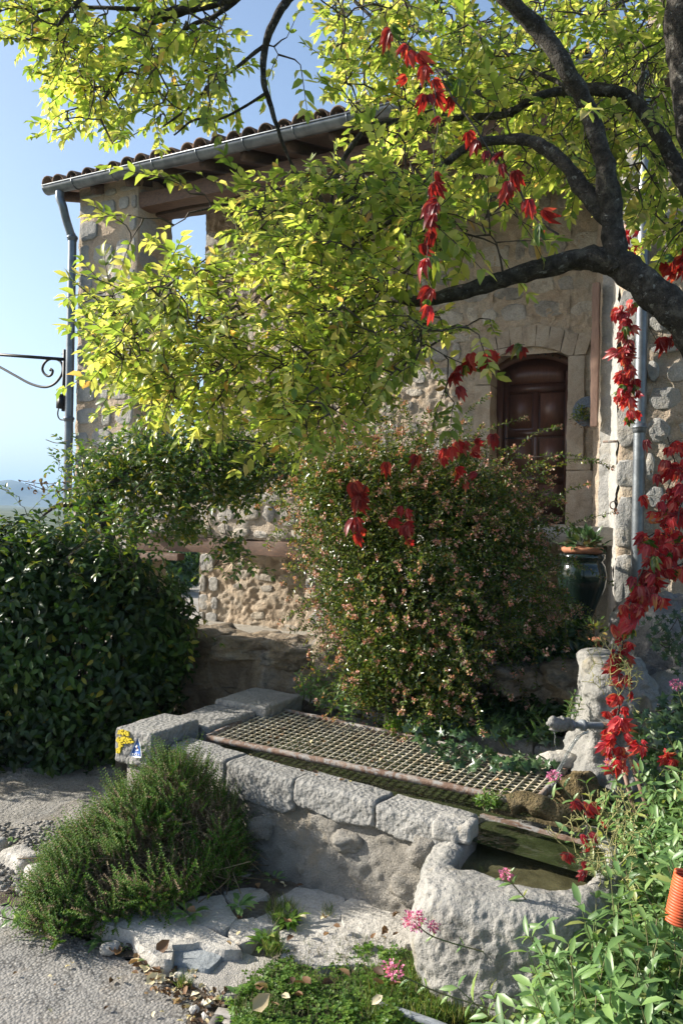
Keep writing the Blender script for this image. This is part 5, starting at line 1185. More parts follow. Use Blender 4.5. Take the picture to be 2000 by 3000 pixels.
Rt, Tt, St = frames(np.array(cr_.D), np.array(cr_.N)), np.array(cr_.T), np.array(cr_.S); sel = rng.integers(0, 3, len(Tt))
for q3, bs in enumerate((leaf_shape(.46, .09, .13), leaf_shape(.52, .16, .30), leaf_shape(.40, .05, -.12))): leaves_out(tree, 'treeleaf', bs, Rt[sel == q3], Tt[sel == q3], St[sel == q3]*(1, .92, 1.05)[q3], 98); print('tree leaves', len(cr_.T))

# ---------------------------------------------------------------- shrubs made of shells of leaves
def shell_leaves(root, blobs, n, mat, base, L, thick=.3, nobj=0, outw=.5, up=.3, noise_a=.2, ns=3.0, seed=0, droop=-.2, lim_=None, name='foliage'):
    P, Nn, Dp = blob_shell(blobs, n, thick, noise_a, ns, seed)
    if lim_ is not None: k = lim_(P); P, Nn = P[k], Nn[k]
    m = len(P); tang = np.cross(Nn, rdir(m)); D = tang*.9+Nn*rng.uniform(-.1, .8, (m, 1))+np.array([0, 0, droop]); NN = Nn*outw+np.array([0, 0, up])+rdir(m)*.45
    return leaves_out(root, mat, base, frames(D, NN), P, rng.uniform(L[0], L[1], m), nobj, name)
def core(root, blobs, mat, f=.72, name='inner_branches', n=260, rad=.004):
    """crooked inner stems running from the foot through the shrub"""
    g = Geo(); B = np.array(blobs); foot = np.array([B[:, 0].mean(), B[:, 1].mean(), max(0, (B[:, 2]-B[:, 5]).min())])
    for k in range(n):
        b = B[rng.integers(len(B))]; d = rdir(1)[0]; e = b[:3]+d*b[3:]*rng.uniform(.4, 1.0); s = foot+rng.normal(size=3)*[.12, .1, .02]
        q = (s+e)/2+rng.normal(size=3)*.1; tube(g, smooth_path([s, q, e], 4), np.linspace(rad, rad*.35, 9), 4, False)
    return obj(name, g, mat, root, True, kind='stuff')
# hedge at the left
hb = [pblob(-260, 1900, 5.0, 420, 420, .55), pblob(30, 1860, 4.95, 300, 370, .50), pblob(230, 1900, 4.95, 260, 390, .48), pblob(400, 1930, 5.0, 150, 330, .45), pblob(470, 1870, 5.0, 110, 170, .3), pblob(120, 2120, 4.95, 330, 210, .45), pblob(400, 2150, 5.0, 110, 130, .35), pblob(60, 1680, 5.0, 200, 150, .4), pblob(250, 1700, 5.0, 160, 130, .35)]
hedge = thing('hedge', onz(150, 2300, 0), 'big dense dark green hedge at the left edge of the gravel', 'hedge')
shell_leaves(hedge, [b[:3]+tuple(x*.74 for x in b[3:]) for b in hb], 5200, 'hedgeleaf', LEAF, (.08, .13), .5, 0, .9, .35, .1, 2.2, 31, -.3, lambda P: P[:, 2] > .03)
shell_leaves(hedge, hb, 21000, 'hedgeleaf', LEAF, (.042, .072), .42, 290, .9, .35, .12, 2.2, 1, -.35, lambda P: P[:, 2] > .03)
core(hedge, hb, 'twig', n=260, rad=.006)
hc = Crown(); hc.seed(np.array([[b[0], b[1], b[2]+b[5]*.6] for b in hb]))
hc.grow(np.array([at(*q) for q in [(60, 1480, 4.9), (45, 1450, 4.9), (80, 1510, 4.9), (120, 1500, 4.9), (20, 1540, 4.9), (150, 1520, 4.9), (200, 1540, 4.8), (270, 1560, 4.8), (330, 1560, 4.8), (540, 1790, 4.9), (560, 1830, 4.9), (550, 1870, 4.9), (530, 1750, 4.9), (-30, 1530, 4.9), (300, 1600, 4.7), (100, 1560, 4.8), (180, 1590, 4.7), (230, 1530, 4.9), (380, 1640, 4.8), (430, 1700, 4.8)]+[(rng.uniform(-100, 420), 1530+rng.uniform(0, 170), rng.uniform(4.6, 5.0)) for _ in range(90)]]), per=9, leafL=(.04, .06), bias=(0, 0, .2), r0=.003)
obj('twigs', hc.tw, 'twig', hedge, True, kind='stuff'); hc.leaves(hedge, 'roseleaf', LEAF, 0)  # top sprigs take a brighter leaf colour to paint in the sunlit hedge top
# climbing rose-like shrub in front of the parapet
rb = [pblob(330, 1370, 6.6, 140, 95, .45), pblob(470, 1320, 6.6, 150, 110, .45), pblob(620, 1310, 6.5, 150, 110, .45), pblob(770, 1340, 6.6, 130, 80, .4), pblob(520, 1430, 6.5, 190, 90, .4), pblob(290, 1470, 6.4, 110, 70, .35), pblob(700, 1420, 6.6, 120, 80, .35), pblob(540, 1540, 6.4, 80, 60, .25), pblob(400, 1530, 6.2, 70, 50, .25), pblob(860, 1380, 6.7, 70, 70, .3), pblob(680, 1600, 6.3, 50, 45, .15), pblob(250, 1540, 6.2, 60, 60, .2)]
rose = thing('climbing_shrub', onz(350, 2060, 0), 'straggly climbing shrub spreading in front of the pillar and parapet', 'shrub')
limb(rose, [(330, 2080, 6.2, .05), (360, 1800, 6.2, .045), (330, 1600, 6.2, .04), (290, 1480, 6.3, .035), (350, 1400, 6.4, .02), (480, 1330, 6.5, .012)], 'bark', 'stem', 6, 10, 3)
limb(rose, [(360, 1560, 6.2, .02), (250, 1490, 6.3, .024), (180, 1480, 6.3, .020), (140, 1500, 6.3, .012), (110, 1530, 6.3, .006)], 'bark', 'stem', 6, 8, 5)
limb(rose, [(440, 1810, 5.9, .03), (400, 1700, 6.1, .03), (340, 1600, 6.2, .03)], 'bark', 'stem', 6, 8, 7)
shell_leaves(rose, rb, 12500, 'roseleaf', LEAF, (.038, .065), .75, 0, .5, .5, .35, 5, 5, -.15)
rc = Crown(); rc.seed(np.array([b[:3] for b in rb]))
q = np.vstack([sample_poly([(180, 1250), (860, 1240), (900, 1400), (820, 1480), (420, 1600), (200, 1500)], 90), sample_poly([(130, 1380), (220, 1300), (260, 1400), (180, 1440)], 6), sample_poly([(600, 1560), (740, 1580), (760, 1680), (660, 1690), (600, 1640)], 16)])
rc.grow(np.array([at(a, b, rng.uniform(6.0, 6.7)) for a, b in q]), per=9, leafL=(.04, .065), r0=.0035, bias=(0, -.2, -.1)); obj('twigs', rc.tw, 'twig', rose, True, kind='stuff'); rc.leaves(rose, 'roseleaf', LEAF, 0)
# bare wispy shoots against the sky
g = Geo()
for (a, b) in (((200, 1290), (135, 1288)), ((210, 1410), (60, 1408)), ((230, 1430), (75, 1415))):
    tube(g, smooth_path([at(*a, 6.2), at((a[0]+b[0])/2, a[1]+8, 6.2), at(*b, 6.2)], 4), .003, 4, False)
obj('shoots', g, 'dry', rose, True, kind='stuff')
n = 40; P = np.array([at(*q, 6.2) for q in np.stack([rng.uniform(60, 220, n), rng.uniform(1400, 1450, n)], -1)]); g = Geo(); scatter(g, LEAF, frames(rdir(n), rdir(n)), P, rng.uniform(.03, .05, n)); obj('dry_leaves', g, 'litter', rose, True, kind='stuff')

# flowering shrub with small glossy leaves and pinkish florets
ab = [pblob(1030, 1480, 4.7, 170, 185, .40), pblob(1180, 1420, 4.7, 230, 160, .45), pblob(1365, 1470, 4.75, 195, 140, .42), pblob(1060, 1680, 4.55, 150, 185, .42), pblob(1230, 1660, 4.45, 250, 260, .50), pblob(1430, 1660, 4.6, 165, 200, .42), pblob(1140, 1880, 4.35, 165, 160, .38), pblob(1290, 1900, 4.25, 150, 170, .36), pblob(1440, 1820, 4.5, 150, 110, .34), pblob(1090, 1990, 4.3, 90, 85, .26), pblob(1290, 2060, 4.15, 90, 70, .25), pblob(1515, 1590, 4.7, 85, 120, .3), pblob(960, 1420, 4.7, 85, 95, .3)]
bush = thing('flowering_shrub', onz(1240, 2090, .45), 'large rounded shrub of tiny glossy leaves and pinkish flowers behind the basin', 'shrub')
def abl(P):
    r = P-np.array([0, 0, EYE]); px = 1000+r[:, 0]/r[:, 1]*FPX; py = 1500-r[:, 2]/r[:, 1]*FPX
    return (~((px > 1440) & (py > 1900+ (1560-px)*.6)) & (P[:, 2] > .46)) | (rng.random(len(P)) < .03)
SML = leaf_small(.5, .12)
shell_leaves(bush, [b[:3]+tuple(x*.80 for x in b[3:]) for b in ab], 16000, 'bushleaf', SML, (.03, .05), .7, 0, .3, .5, .2, 5, 19, -.1, abl)
shell_leaves(bush, ab, 56000, 'bushleaf', SML, (.017, .034), .55, 0, .3, .55, .36, 4.2, 9, -.1, abl)
core(bush, ab, 'twig', n=420, rad=.0035)
# arching stems with small leaves
T_, D_, N_ = [], [], []; tw = Geo(); FT, FD_ = [], []
P, Nn, Dp = blob_shell(ab, 700, .1, .1, 3, 4); kk = abl(P); P, Nn = P[kk], Nn[kk]
extra = [((1330, 1330), (1540, 1225)), ((1500, 1330), (1640, 1250)), ((1560, 1400), (1760, 1350)), ((1600, 1500), (1720, 1420)), ((1590, 1600), (1800, 1500)), ((1560, 1340), (1790, 1370)), ((1600, 1450), (1680, 1560)), ((830, 1560), (780, 1600)), ((860, 1420), (790, 1440)), ((850, 1500), (800, 1480)), ((880, 1350), (820, 1400)), ((1500, 1700), (1650, 1640)), ((1640, 1640), (1660, 1900)), ((1660, 1700), (1650, 1960)), ((1560, 1900), (1570, 2010)), ((1590, 1700), (1720, 1820)), ((1330, 1290), (1280, 1220)), ((1080, 1270), (1150, 1230))]
paths = []
for p, n_ in zip(P, Nn):
    L = rng.uniform(.08, .24)*(1.7 if rng.random() < .12 else 1); d = n_*.8+np.array([0, 0, rng.uniform(.0, .5)])+rng.normal(size=3)*.35; paths.append(np.array([p-n_*.06, p+d*L*.5, p+d*L+np.array([0, 0, -L*.35])]))
for a, b in extra: p, q_ = at(*a, 4.4), at(*b, 4.15); paths.append(np.array([p, (p+q_)/2+Zv*.04, q_]))
for path in paths:
    Q = smooth_path(path, 5); tube(tw, Q, np.linspace(.0022, .001, len(Q)), 4, False); Lr = np.linalg.norm(path[-1]-path[0]); m = max(5, int(Lr/.016))
    for f in np.linspace(.1, 1, m):
        x = f*(len(Q)-1); j = min(len(Q)-2, int(x)); pos = Q[j]+(Q[j+1]-Q[j])*(x-j); t = Q[j+1]-Q[j]; t /= np.linalg.norm(t); sd = np.cross(t, rng.normal(size=3)); sd /= np.linalg.norm(sd)
        for sg in (-1, 1): T_.append(pos); D_.append(t*.5+sd*sg); N_.append(np.array([0, 0, 1.0])+rng.normal(size=3)*.6)
    if rng.random() < .8: FT.append(Q[-1])
obj('shoots', tw, 'twig', bush, True, kind='stuff')
g = Geo(); scatter(g, SML, frames(np.array(D_), np.array(N_)), np.array(T_), rng.uniform(.017, .03, len(T_))); obj('shoot_leaves', g, 'bushleaf', bush, True, kind='stuff')
P, Nn, Dp = blob_shell(ab, 820, .06, .2, 5, 9); kk = abl(P); FT = np.vstack([np.array(FT), P[kk]+Nn[kk]*.02]); FT = FT[(vnoise(FT*5.5, 91)+rng.uniform(-.5, 1.2, len(FT))) > -.05]
n = len(FT)*13; c = np.repeat(FT, 13, 0); g = Geo(); d = rdir(n); scatter(g, leaf_small(.75, .25), frames(d+0, rdir(n)), c+d*rng.uniform(.001, .013, (n, 1)), rng.uniform(.010, .019, n)); obj('florets', g, 'palepink', bush, True, kind='stuff')

# low leafy plants at the back edge of the basin and under the shrub
def clump(label, cat, loc, spots, mat, L, base=LEAFN, per=14, h=(.12, .25), lean=(0, 0), name='leafy_plant', nobj=0, r0=.0028, spread=.35, group=None, pairs=True):
    root = thing(name, loc, label, cat, group); tw = Geo(); T, D, Nn_, S = [], [], [], []
    for (x, y, z) in spots:
        H_ = rng.uniform(*h); d = np.array([lean[0]+rng.normal()*spread, lean[1]+rng.normal()*spread, 1.0]); d /= np.linalg.norm(d); p = np.array([x, y, z])
        Q = [p]; dd = d.copy()
        for k in range(6): dd = dd+rng.normal(size=3)*.07+np.array([lean[0]*.1, lean[1]*.1, -.01]); dd /= np.linalg.norm(dd); Q.append(Q[-1]+dd*H_/6)
        Q = np.array(Q); tube(tw, Q, np.linspace(r0, r0*.5, 7), 5, False); np_ = per//2; a0 = rng.uniform(0, 3.14)
        for a in range(np_):
            f = .22+.78*a/max(1, np_-1); xx = f*6; j = min(5, int(xx)); pos = Q[j]+(Q[j+1]-Q[j])*(xx-j); t = Q[j+1]-Q[j]; t /= np.linalg.norm(t)
            ph = a0+a*1.57+rng.normal()*.25; e1 = np.cross(t, [0.3, 1, .1]); e1 /= np.linalg.norm(e1); e2 = np.cross(t, e1); sd = e1*math.cos(ph)+e2*math.sin(ph)
            for sg in (-1, 1):
                T.append(pos); D.append(sd*sg+t*rng.uniform(.25, .8)); Nn_.append(t+rng.normal(size=3)*.2); S.append(rng.uniform(*L)*(1.05-.55*abs(f-.55)))
    obj('stems', tw, 'stemgreen', root, True, kind='stuff'); leaves_out(root, mat, base, frames(np.array(D), np.array(Nn_)), np.array(T), np.array(S), nobj); return root
def spots_px(poly, n, z): q = sample_poly(poly, n); return [tuple(onz(a, b, z)) for a, b in q]
clump('bright green leafy plant on the rear coping, left of the flowering shrub', 'plant', at(920, 2060, 4.3), spots_px([(850, 2050), (980, 2040), (1090, 2120), (1010, 2120), (900, 2075)], 34, .46), 'valleaf', (.035, .06), h=(.10, .24))
clump('dark green leafy plant between the grating and the shrub foot', 'plant', at(1400, 2170, 4.0), spots_px([(1340, 2110), (1600, 2100), (1640, 2180), (1500, 2190), (1360, 2160)], 34, .45), 'valleaf', (.05, .08), h=(.08, .18), spread=.6)
clump('small upright sprig growing beside the animal head spout', 'plant', at(1665, 2110, 3.5), [tuple(at(1655+k*7, 2120, 3.45)) for k in range(4)], 'valleaf', (.03, .045), h=(.10, .14), lean=(.0, 0), spread=.15)
clump('weed with yellowish leaves growing on the coping edge over the grating', 'plant', at(1180, 2150, 3.9), spots_px([(1120, 2125), (1250, 2140), (1260, 2165), (1140, 2150)], 16, .46), 'clover', (.03, .05), h=(.05, .12), lean=(0, -.5), spread=.5)
clump('tuft of wet weed growing on the mossy end of the basin coping', 'plant', at(1420, 2360, 3.0), spots_px([(1390, 2350), (1450, 2345), (1470, 2370), (1400, 2385)], 14, .45), 'clover', (.02, .035), h=(.03, .07), lean=(-.2, -.2), spread=.6)

ug = [pblob(1560, 1970, 4.45, 150, 110, .14), pblob(1480, 2070, 4.3, 150, 60, .12), pblob(1620, 2090, 4.2, 90, 60, .12), pblob(1650, 1900, 4.6, 110, 90, .15)]  # dark leaf mass added to fill the shaded hollow in front of the wall
und = thing('shade_leaves', at(1560, 2160, 4.3), 'dark leaves added in place of the deep shade right of the flowering shrub foot', 'plant')
shell_leaves(und, ug, 3600, 'hedgeleaf', LEAF, (.035, .065), .8, 0, .5, .4, .4, 4, 71, -.3)
# ivy: lobed leaves
def ivy_shape():
    a = np.array([0, 40, 75, 105, 140, 180, 220, 255, 285, 320])*math.pi/180; r = np.array([.52, .26, .50, .24, .40, .12, .40, .24, .50, .26]); V = np.stack([np.cos(a)*r+.3, np.sin(a)*r, r*.12*np.cos(a*5)-.04], -1)
    V = np.vstack([V, [[.28, 0, .04]]]); return V, [np.array([[10, i, (i+1) % 10] for i in range(10)])]
IV = ivy_shape()
def ivy(label, loc, P, Nn, L, mat='ivy', nobj=0, cat='ivy'):
    root = thing('ivy', loc, label, cat); m = len(P); D = np.cross(Nn, rdir(m))+np.array([0, 0, -.5]); leaves_out(root, mat, IV, frames(D, Nn+rdir(m)*.45), P, rng.uniform(L[0], L[1], m), nobj)
    g = Geo()
    for k in range(14):
        i = rng.integers(m); d = np.linalg.norm(P-P[i], axis=1); j = np.argsort(d)[[0, min(m-1, 4), min(m-1, 12)]]; tube(g, smooth_path(P[j]-Nn[j]*.02, 3), .002, 4, False)
    obj('runners', g, 'twig', root, True, kind='stuff'); return root
q = sample_poly([(1200, 2140), (1330, 2160), (1500, 2200), (1640, 2210), (1640, 2250), (1480, 2250), (1330, 2240), (1240, 2190)], 150); P = np.array([onz(a, b, .47+rng.uniform(.01, .07)) for a, b in q]); ivy('dark ivy trailing over the back edge of the grating', P.mean(0), P, np.tile([0, -.35, .9], (len(P), 1)), (.045, .075), nobj=90)
q = sample_poly([(1100, 2060), (1560, 2060), (1640, 2160), (1400, 2150), (1200, 2130)], 260); P = np.array([onz(a, b, .47+rng.uniform(.01, .10)) for a, b in q]); ivy('shaded ivy covering the ground under the flowering shrub', P.mean(0), P, np.tile([0, -.4, .8], (len(P), 1)), (.05, .08))
q = sample_poly([(1880, 1800), (2030, 1790), (2030, 2000), (1960, 1960), (1900, 1900)], 120); P = np.array([at(a, b, 3.50+rng.uniform(-.04, .04)) for a, b in q]); ivy('small leaved ivy creeping over the dark boulder at the right', P.mean(0), P, np.tile([-.3, -.9, .3], (len(P), 1)), (.022, .042))
q = sample_poly([(1860, 2080), (2030, 2020), (2030, 2420), (1900, 2380), (1880, 2250)], 260); P = np.array([at(a, b, 3.12+rng.uniform(-.1, .06)) for a, b in q]); ivy('broad leaved ivy hanging over the pale boulder at the right edge', P.mean(0), P, np.tile([-.3, -.9, .3], (len(P), 1)), (.04, .07))

# ---------------------------------------------------------------- glaucous leafy clumps at the right (valerian-like)
def bank(x, y): return .03+.55*np.clip((x-.95)/.9, 0, 1)**1.2+.02*max(0, y-2.6)
def bank_spots(n, xr, yr, f=None):
    out = []
    while len(out) < n:
        x, y = rng.uniform(*xr), rng.uniform(*yr)
        if f is None or f(x, y): out.append((x, y, bank(x, y)))
    return out
clump('dense clump of grey-green lance-leaved stems in the bottom right corner', 'plant', (1.0, 2.15, .05), bank_spots(360, (.36, 1.2), (1.60, 2.42), lambda x, y: x > .50+(y-1.7)*.44 and x/y < .50), 'valleaf', (.055, .098), per=16, h=(.16, .52), lean=(-.14, -.04), nobj=290, spread=.28)
clump('tall stems of grey-green leaves right of the trough, before the stone', 'plant', (1.25, 2.75, .2), bank_spots(160, (1.04, 1.6), (2.35, 3.05), lambda x, y: x > 1.04+(y-2.5)*.14 and x/y < .54), 'valleaf', (.05, .085), per=18, h=(.25, .52), lean=(-.25, -.15), nobj=150, spread=.25)
clump('grey-green leafy stems rising beside the pale boulder at the right edge', 'plant', (1.5, 3.1, .4), bank_spots(50, (1.35, 1.75), (2.75, 3.15)), 'valleaf', (.045, .07), per=16, h=(.35, .60), lean=(-.2, -.2), spread=.25)
clump('low sprawling leafy stems in front of the trough, at the bottom', 'plant', (.62, 2.25, .05), bank_spots(20, (.46, .80), (2.05, 2.45), lambda x, y: x > .46+(y-2.1)*.35), 'valleaf', (.035, .06), per=12, h=(.08, .20), lean=(-.4, -.2), spread=.5)
# valerian flower stems
for k, (path, lab) in enumerate((([(1560, 2830), (1420, 2790), (1270, 2745), (1212, 2700)], 'pink flower head on a long stem before the left end of the trough'),
    ([(1450, 2960), (1290, 2910), (1200, 2870), (1150, 2845)], 'pink flower head low over the clover patch'), ([(1640, 2760), (1560, 2660), (1500, 2590), (1480, 2565)], 'single pink flower head standing before the trough rim'),
    ([(1760, 2500), (1700, 2380), (1650, 2310), (1620, 2278)], 'pink flower head in front of the falling water'), ([(1850, 2420), (1820, 2320), (1790, 2260), (1778, 2238)], 'small pink flower head over the foot of the standing stone'),
    ([(2040, 2200), (2010, 2100), (1990, 2040), (1980, 2008)], 'pink flower head before the boulder at the right edge'))):
    d_ = (2.42, 2.25, 2.45, 2.85, 2.95, 3.0)[k]; Q = smooth_path([at(a, b, d_) for a, b in path], 5); root = thing('pink_flower', Q[-1], lab, 'flower')
    g = Geo(); tube(g, Q, .0022, 5, False); obj('stem', g, 'stemgreen', root, True)
    nn_ = (210, 140, 70, 90, 40, 80)[k]; rr_ = (.036, .030, .020, .026, .016, .024)[k]; d = rdir(nn_); d[:, 2] = d[:, 2]*.8; P = Q[-1]+d*rr_*rng.uniform(.3, 1, (nn_, 1))+np.array([0, 0, .004]); g = Geo(); scatter(g, leaf_small(.8, .3), frames(d, rdir(nn_)), P, rng.uniform(.006, .011, nn_)); obj('flower_head', g, 'pink', root, True, kind='stuff')
    if k == 0:
        P = Q[-4]+rdir(70)*.02*rng.uniform(.3, 1, (70, 1))+np.array([.03, 0, .012]); g = Geo(); scatter(g, leaf_small(.8, .3), frames(rdir(70), rdir(70)), P, rng.uniform(.006, .011, 70)); obj('flower_head', g, 'pink', root, True, kind='stuff')
    m = 10; js_ = np.linspace(1, len(Q)-3, m//2).astype(int); T = np.repeat(Q[js_], 2, 0); t = np.repeat(Q[js_+1]-Q[js_], 2, 0); t /= np.linalg.norm(t, axis=1)[:, None]; sd = np.cross(t, [0, 1, .3])*np.tile([[1], [-1]], (m//2, 1)); g = Geo(); scatter(g, LEAFN, frames(sd+t*.6, np.tile([0, -.3, 1.], (m, 1))), T, rng.uniform(.03, .05, m)); obj('stem_leaves', g, 'valleaf', root, True, kind='stuff')
# dry branching seed heads
def seedheads(label, poly, dr, n, size=.09):
    root = thing('seed_heads', at(*np.mean(poly, 0), np.mean(dr)), label, 'seed heads'); g = Geo()
    for (a, b) in sample_poly(poly, n):
        p = at(a, b, rng.uniform(*dr)); 
        def br(p, d, L, lv):
            q = p+d*L; tube(g, [p, (p+q)/2+rng.normal(size=3)*L*.08, q], [.0016*(.7**(3-lv)), .0013, .0011], 4, False)
            if lv > 0:
                for s in (-1, 1): e = d+rng.normal(size=3)*.55+np.array([.3*s, 0, 0]); br(q, e/np.linalg.norm(e), L*.72, lv-1)
        d = np.array([rng.normal()*.5-.2, rng.normal()*.4-.1, 1.0]); br(p, d/np.linalg.norm(d), size*rng.uniform(.35, .6), 4)
    return obj('branchlets', g, 'drystalk', root, True, kind='stuff')
M['drystalk'] = leafmat('dry_flower_stalk', [(0, G(.30, .30, .11)), (1, G(.46, .42, .19))], .2, .7, 1)
seedheads('tangle of pale yellow branching seed heads overhanging the right end of the trough', [(1690, 2420), (1840, 2380), (1880, 2480), (1850, 2600), (1700, 2600), (1650, 2500)], (2.45, 2.75), 26)
seedheads('thin greenish seed heads beside the red creeper on the standing stone', [(1730, 1980), (1800, 1930), (1900, 2010), (1880, 2130), (1780, 2130)], (3.0, 3.15), 9, .10)

# thyme-like bush at the left: sprigs of needles
thb = [(-1.06, 3.02, .06, .28, .26, .20), (-.86, 3.12, .14, .30, .28, .27), (-.70, 3.24, .20, .30, .28, .33), (-.52, 3.30, .20, .26, .24, .30), (-.38, 3.32, .12, .20, .2, .20), (-.96, 2.86, .04, .20, .16, .14), (-.62, 3.10, .12, .24, .20, .22)]
def thp(px, py, d, rx, ry, rd): b = pblob(px, py, d, rx, ry, rd); return b
thb = [thp(200, 2590, 3.05, 95, 70, .15), thp(300, 2520, 3.2, 120, 105, .20), thp(410, 2440, 3.25, 125, 120, .22), thp(515, 2350, 3.35, 90, 130, .18), thp(615, 2450, 3.35, 85, 115, .18), thp(430, 2560, 3.1, 170, 95, .2), thp(180, 2690, 2.95, 75, 52, .13), thp(320, 2640, 3.0, 90, 52, .12), thp(650, 2550, 3.3, 60, 50, .12)]
thyme = thing('thyme_bush', onz(380, 2680, .03), 'spreading bushy thyme with needle leaves and dry stems before the basin corner', 'bush')
def sprig():
    V = []; F = []; r = np.random.default_rng(2); n = 0
    for k in range(9):
        z = .15+.85*k/8
        for s in range(3):
            a = k*1.1+s*2.09; L = .12*(1.15-.6*k/8); d = np.array([.55, math.cos(a), math.sin(a)]); d /= np.linalg.norm(d); p = np.array([z, 0, 0]); w = np.cross(d, [1, 0, 0]); w = w/np.linalg.norm(w)*.028
            V += [p-w, p+w, p+d*L]; F.append([n, n+1, n+2]); n += 3
    V += [[0, -.012, 0], [0, .012, 0], [1.05, 0, 0]]; F.append([n, n+1, n+2]); return np.array(V), [np.array(F)]
SPR = sprig()
P, Nn, Dp = blob_shell(thb, 8200, .34, .34, 4, 12); r_ = P-np.array([0, 0, EYE]); ppx = 1000+r_[:, 0]/r_[:, 1]*FPX; ppy = 1500-r_[:, 2]/r_[:, 1]*FPX
k_ = (P[:, 2] > .03) & ~((((ppx-500)/110)**2+((ppy-2530)/90)**2 < 1) & (rng.random(len(P)) < .8)) & ~((((ppx-330)/80)**2+((ppy-2580)/45)**2 < 1) & (rng.random(len(P)) < .7)); P, Nn = P[k_], Nn[k_]; m = len(P)
D = Nn*.75+np.array([-.25, -.05, .75])+rng.normal(size=(m, 3))*.36; S_ = rng.uniform(.045, .125, m)
k2 = vnoise(P*7, 5)+rng.random(m)*.9 > .12; g = Geo(); scatter(g, SPR, frames(D[k2], rdir(k2.sum())), P[k2], S_[k2]); obj('foliage', g, 'thyme', thyme, False, kind='stuff')
k3 = rng.choice(m, 2000, replace=False); g = Geo(); scatter(g, SPR, frames(D[k3]+rng.normal(size=(2000, 3))*.3, rdir(2000)), P[k3]-Nn[k3]*.02, S_[k3]*.9); obj('dead_sprigs', g, 'dry', thyme, False, kind='stuff')
g = Geo(); ft = onz(430, 2560, .05)
for k in range(2600):
    b = thb[rng.integers(len(thb))]; e = np.array(b[:3])+rdir(1)[0]*np.array(b[3:])*rng.uniform(.5, 1.0)
    if e[2] < .05: continue
    s = ft+rng.normal(size=3)*[.18, .10, .03]; q_ = (s+e)/2+rng.normal(size=3)*.05+Zv*.03; tube(g, smooth_path([s, q_, e+(e-s)*.08], 3), np.linspace(.0024, .0010, 7), 3, False)
obj('dry_stems', g, 'dry', thyme, True, kind='stuff')
n = 330; P, Nn, _ = blob_shell(thb, n, .02, .2, 5, 12); P = P+Nn*.02; k_ = P[:, 2] > .1; P = P[k_]; g = Geo()
for p in P: rock(g, p+np.array([0, 0, .015]), (.004, .004, .0035), 0, 0, 4)
obj('seed_pods', g, 'litter', thyme, True, kind='stuff')
clump('grey-leaved spurge sprig at the left foot of the thyme bush', 'plant', onz(70, 2720, 0), spots_px([(40, 2700), (110, 2680), (120, 2740), (60, 2750)], 12, .01), 'valleaf', (.03, .05), h=(.08, .16), spread=.4)
# clover patch and grass
def tri_leaf():
    V, T = [], []
    for k in range(3):
        a = k*2.094; c, s = math.cos(a), math.sin(a)
        loc = np.array([[0, 0, 0], [.3, .24, .06], [.55, .14, .03], [.5, 0, .0], [.55, -.14, .03], [.3, -.24, .06]]); R2 = np.array([[c, s, 0], [-s, c, 0], [0, 0, 1]]); n = len(V); V += list(loc@R2); T += [[n, n+1, n+2], [n, n+2, n+3], [n, n+3, n+4], [n, n+4, n+5]]
    return np.array(V), [np.array(T)]
TRI = tri_leaf()
q = sample_poly([(640, 3010), (655, 2955), (750, 2850), (820, 2815), (900, 2770), (980, 2765), (1080, 2765), (1200, 2785), (1260, 2850), (1300, 2900), (1250, 3010)], 3400); q = q+rng.normal(size=q.shape)*np.array([16, 9])*(rng.random((len(q), 1)) < .4); q = q[(vnoise(np.hstack([q/55, q[:, :1]*0]), 13)+rng.uniform(0, 1.3, len(q))) > .25]; hh = .012+.034*(vnoise(np.hstack([q/60, q[:, :1]*0]), 3)*.5+.5)
P = np.array([onz(a, b, h_) for (a, b), h_ in zip(q, hh*rng.uniform(.5, 1.15, len(q))+.03)]); g = Geo(); scatter(g, TRI, frames(rdir(len(P))*[1, 1, .3], np.array([0, -.1, 1])+rdir(len(P))*.4), P, rng.uniform(.016, .030, len(P))); cl = thing('clover_patch', P.mean(0), 'low spreading patch of clover at the bottom, before the paving', 'clover'); obj('clover_leaves', g, 'clover', cl, True, kind='stuff')
g = Geo(); q2 = q[::2]
for (a, b) in q2[:1400]: p = onz(a, b, .03); tube(g, [p, p+np.array([rng.normal()*.01, rng.normal()*.01, .04])], .0008, 3, False)
obj('clover_stalks', g, 'stemgreen', cl, True, kind='stuff')
def grass(label, polys, n, h=(.03, .08), z=.03, name='grass', thing_=False, loc=None):
    P = []
    for pl, k in polys: P += [onz(a, b, z) for a, b in sample_poly(pl, k)]
    P = np.array(P); m = len(P); base = (np.array([[0, -.03, 0], [0, .03, 0], [.5, .022, .04], [.5, -.022, .04], [1, 0, -.06]]), [np.array([[0, 1, 2, 3]]), np.array([[3, 2, 4]])])
    D = np.array([0, 0, 1.0])+rng.normal(size=(m, 3))*.45; g = Geo(); scatter(g, base, frames(D, rdir(m)), P, rng.uniform(*h, m))
    if thing_: r = thing(name, P.mean(0), label, 'grass tuft'); obj('blades', g, 'grass', r, True, kind='stuff')
    else: o = obj(name, g, 'grass', None, True); tag(o, label, 'grass', kind='stuff')
grass('short green grass along the foot of the trough', [([(1080, 2860), (1250, 2850), (1400, 2880), (1560, 2880), (1560, 3010), (1060, 3010)], 5200), ([(1240, 2800), (1420, 2855), (1560, 2870), (1600, 2910), (1300, 2900)], 1200)], 0, (.03, .075))
grass('grass tuft growing from a joint in the middle of the paving', [([(770, 2750), (820, 2760), (830, 2800), (780, 2805)], 260)], 0, (.03, .06), .06, 'grass_tuft', True)
grass('grass tuft between the slabs near the basin wall', [([(780, 2655), (850, 2650), (880, 2700), (800, 2720)], 320)], 0, (.03, .07), .06, 'grass_tuft', True)
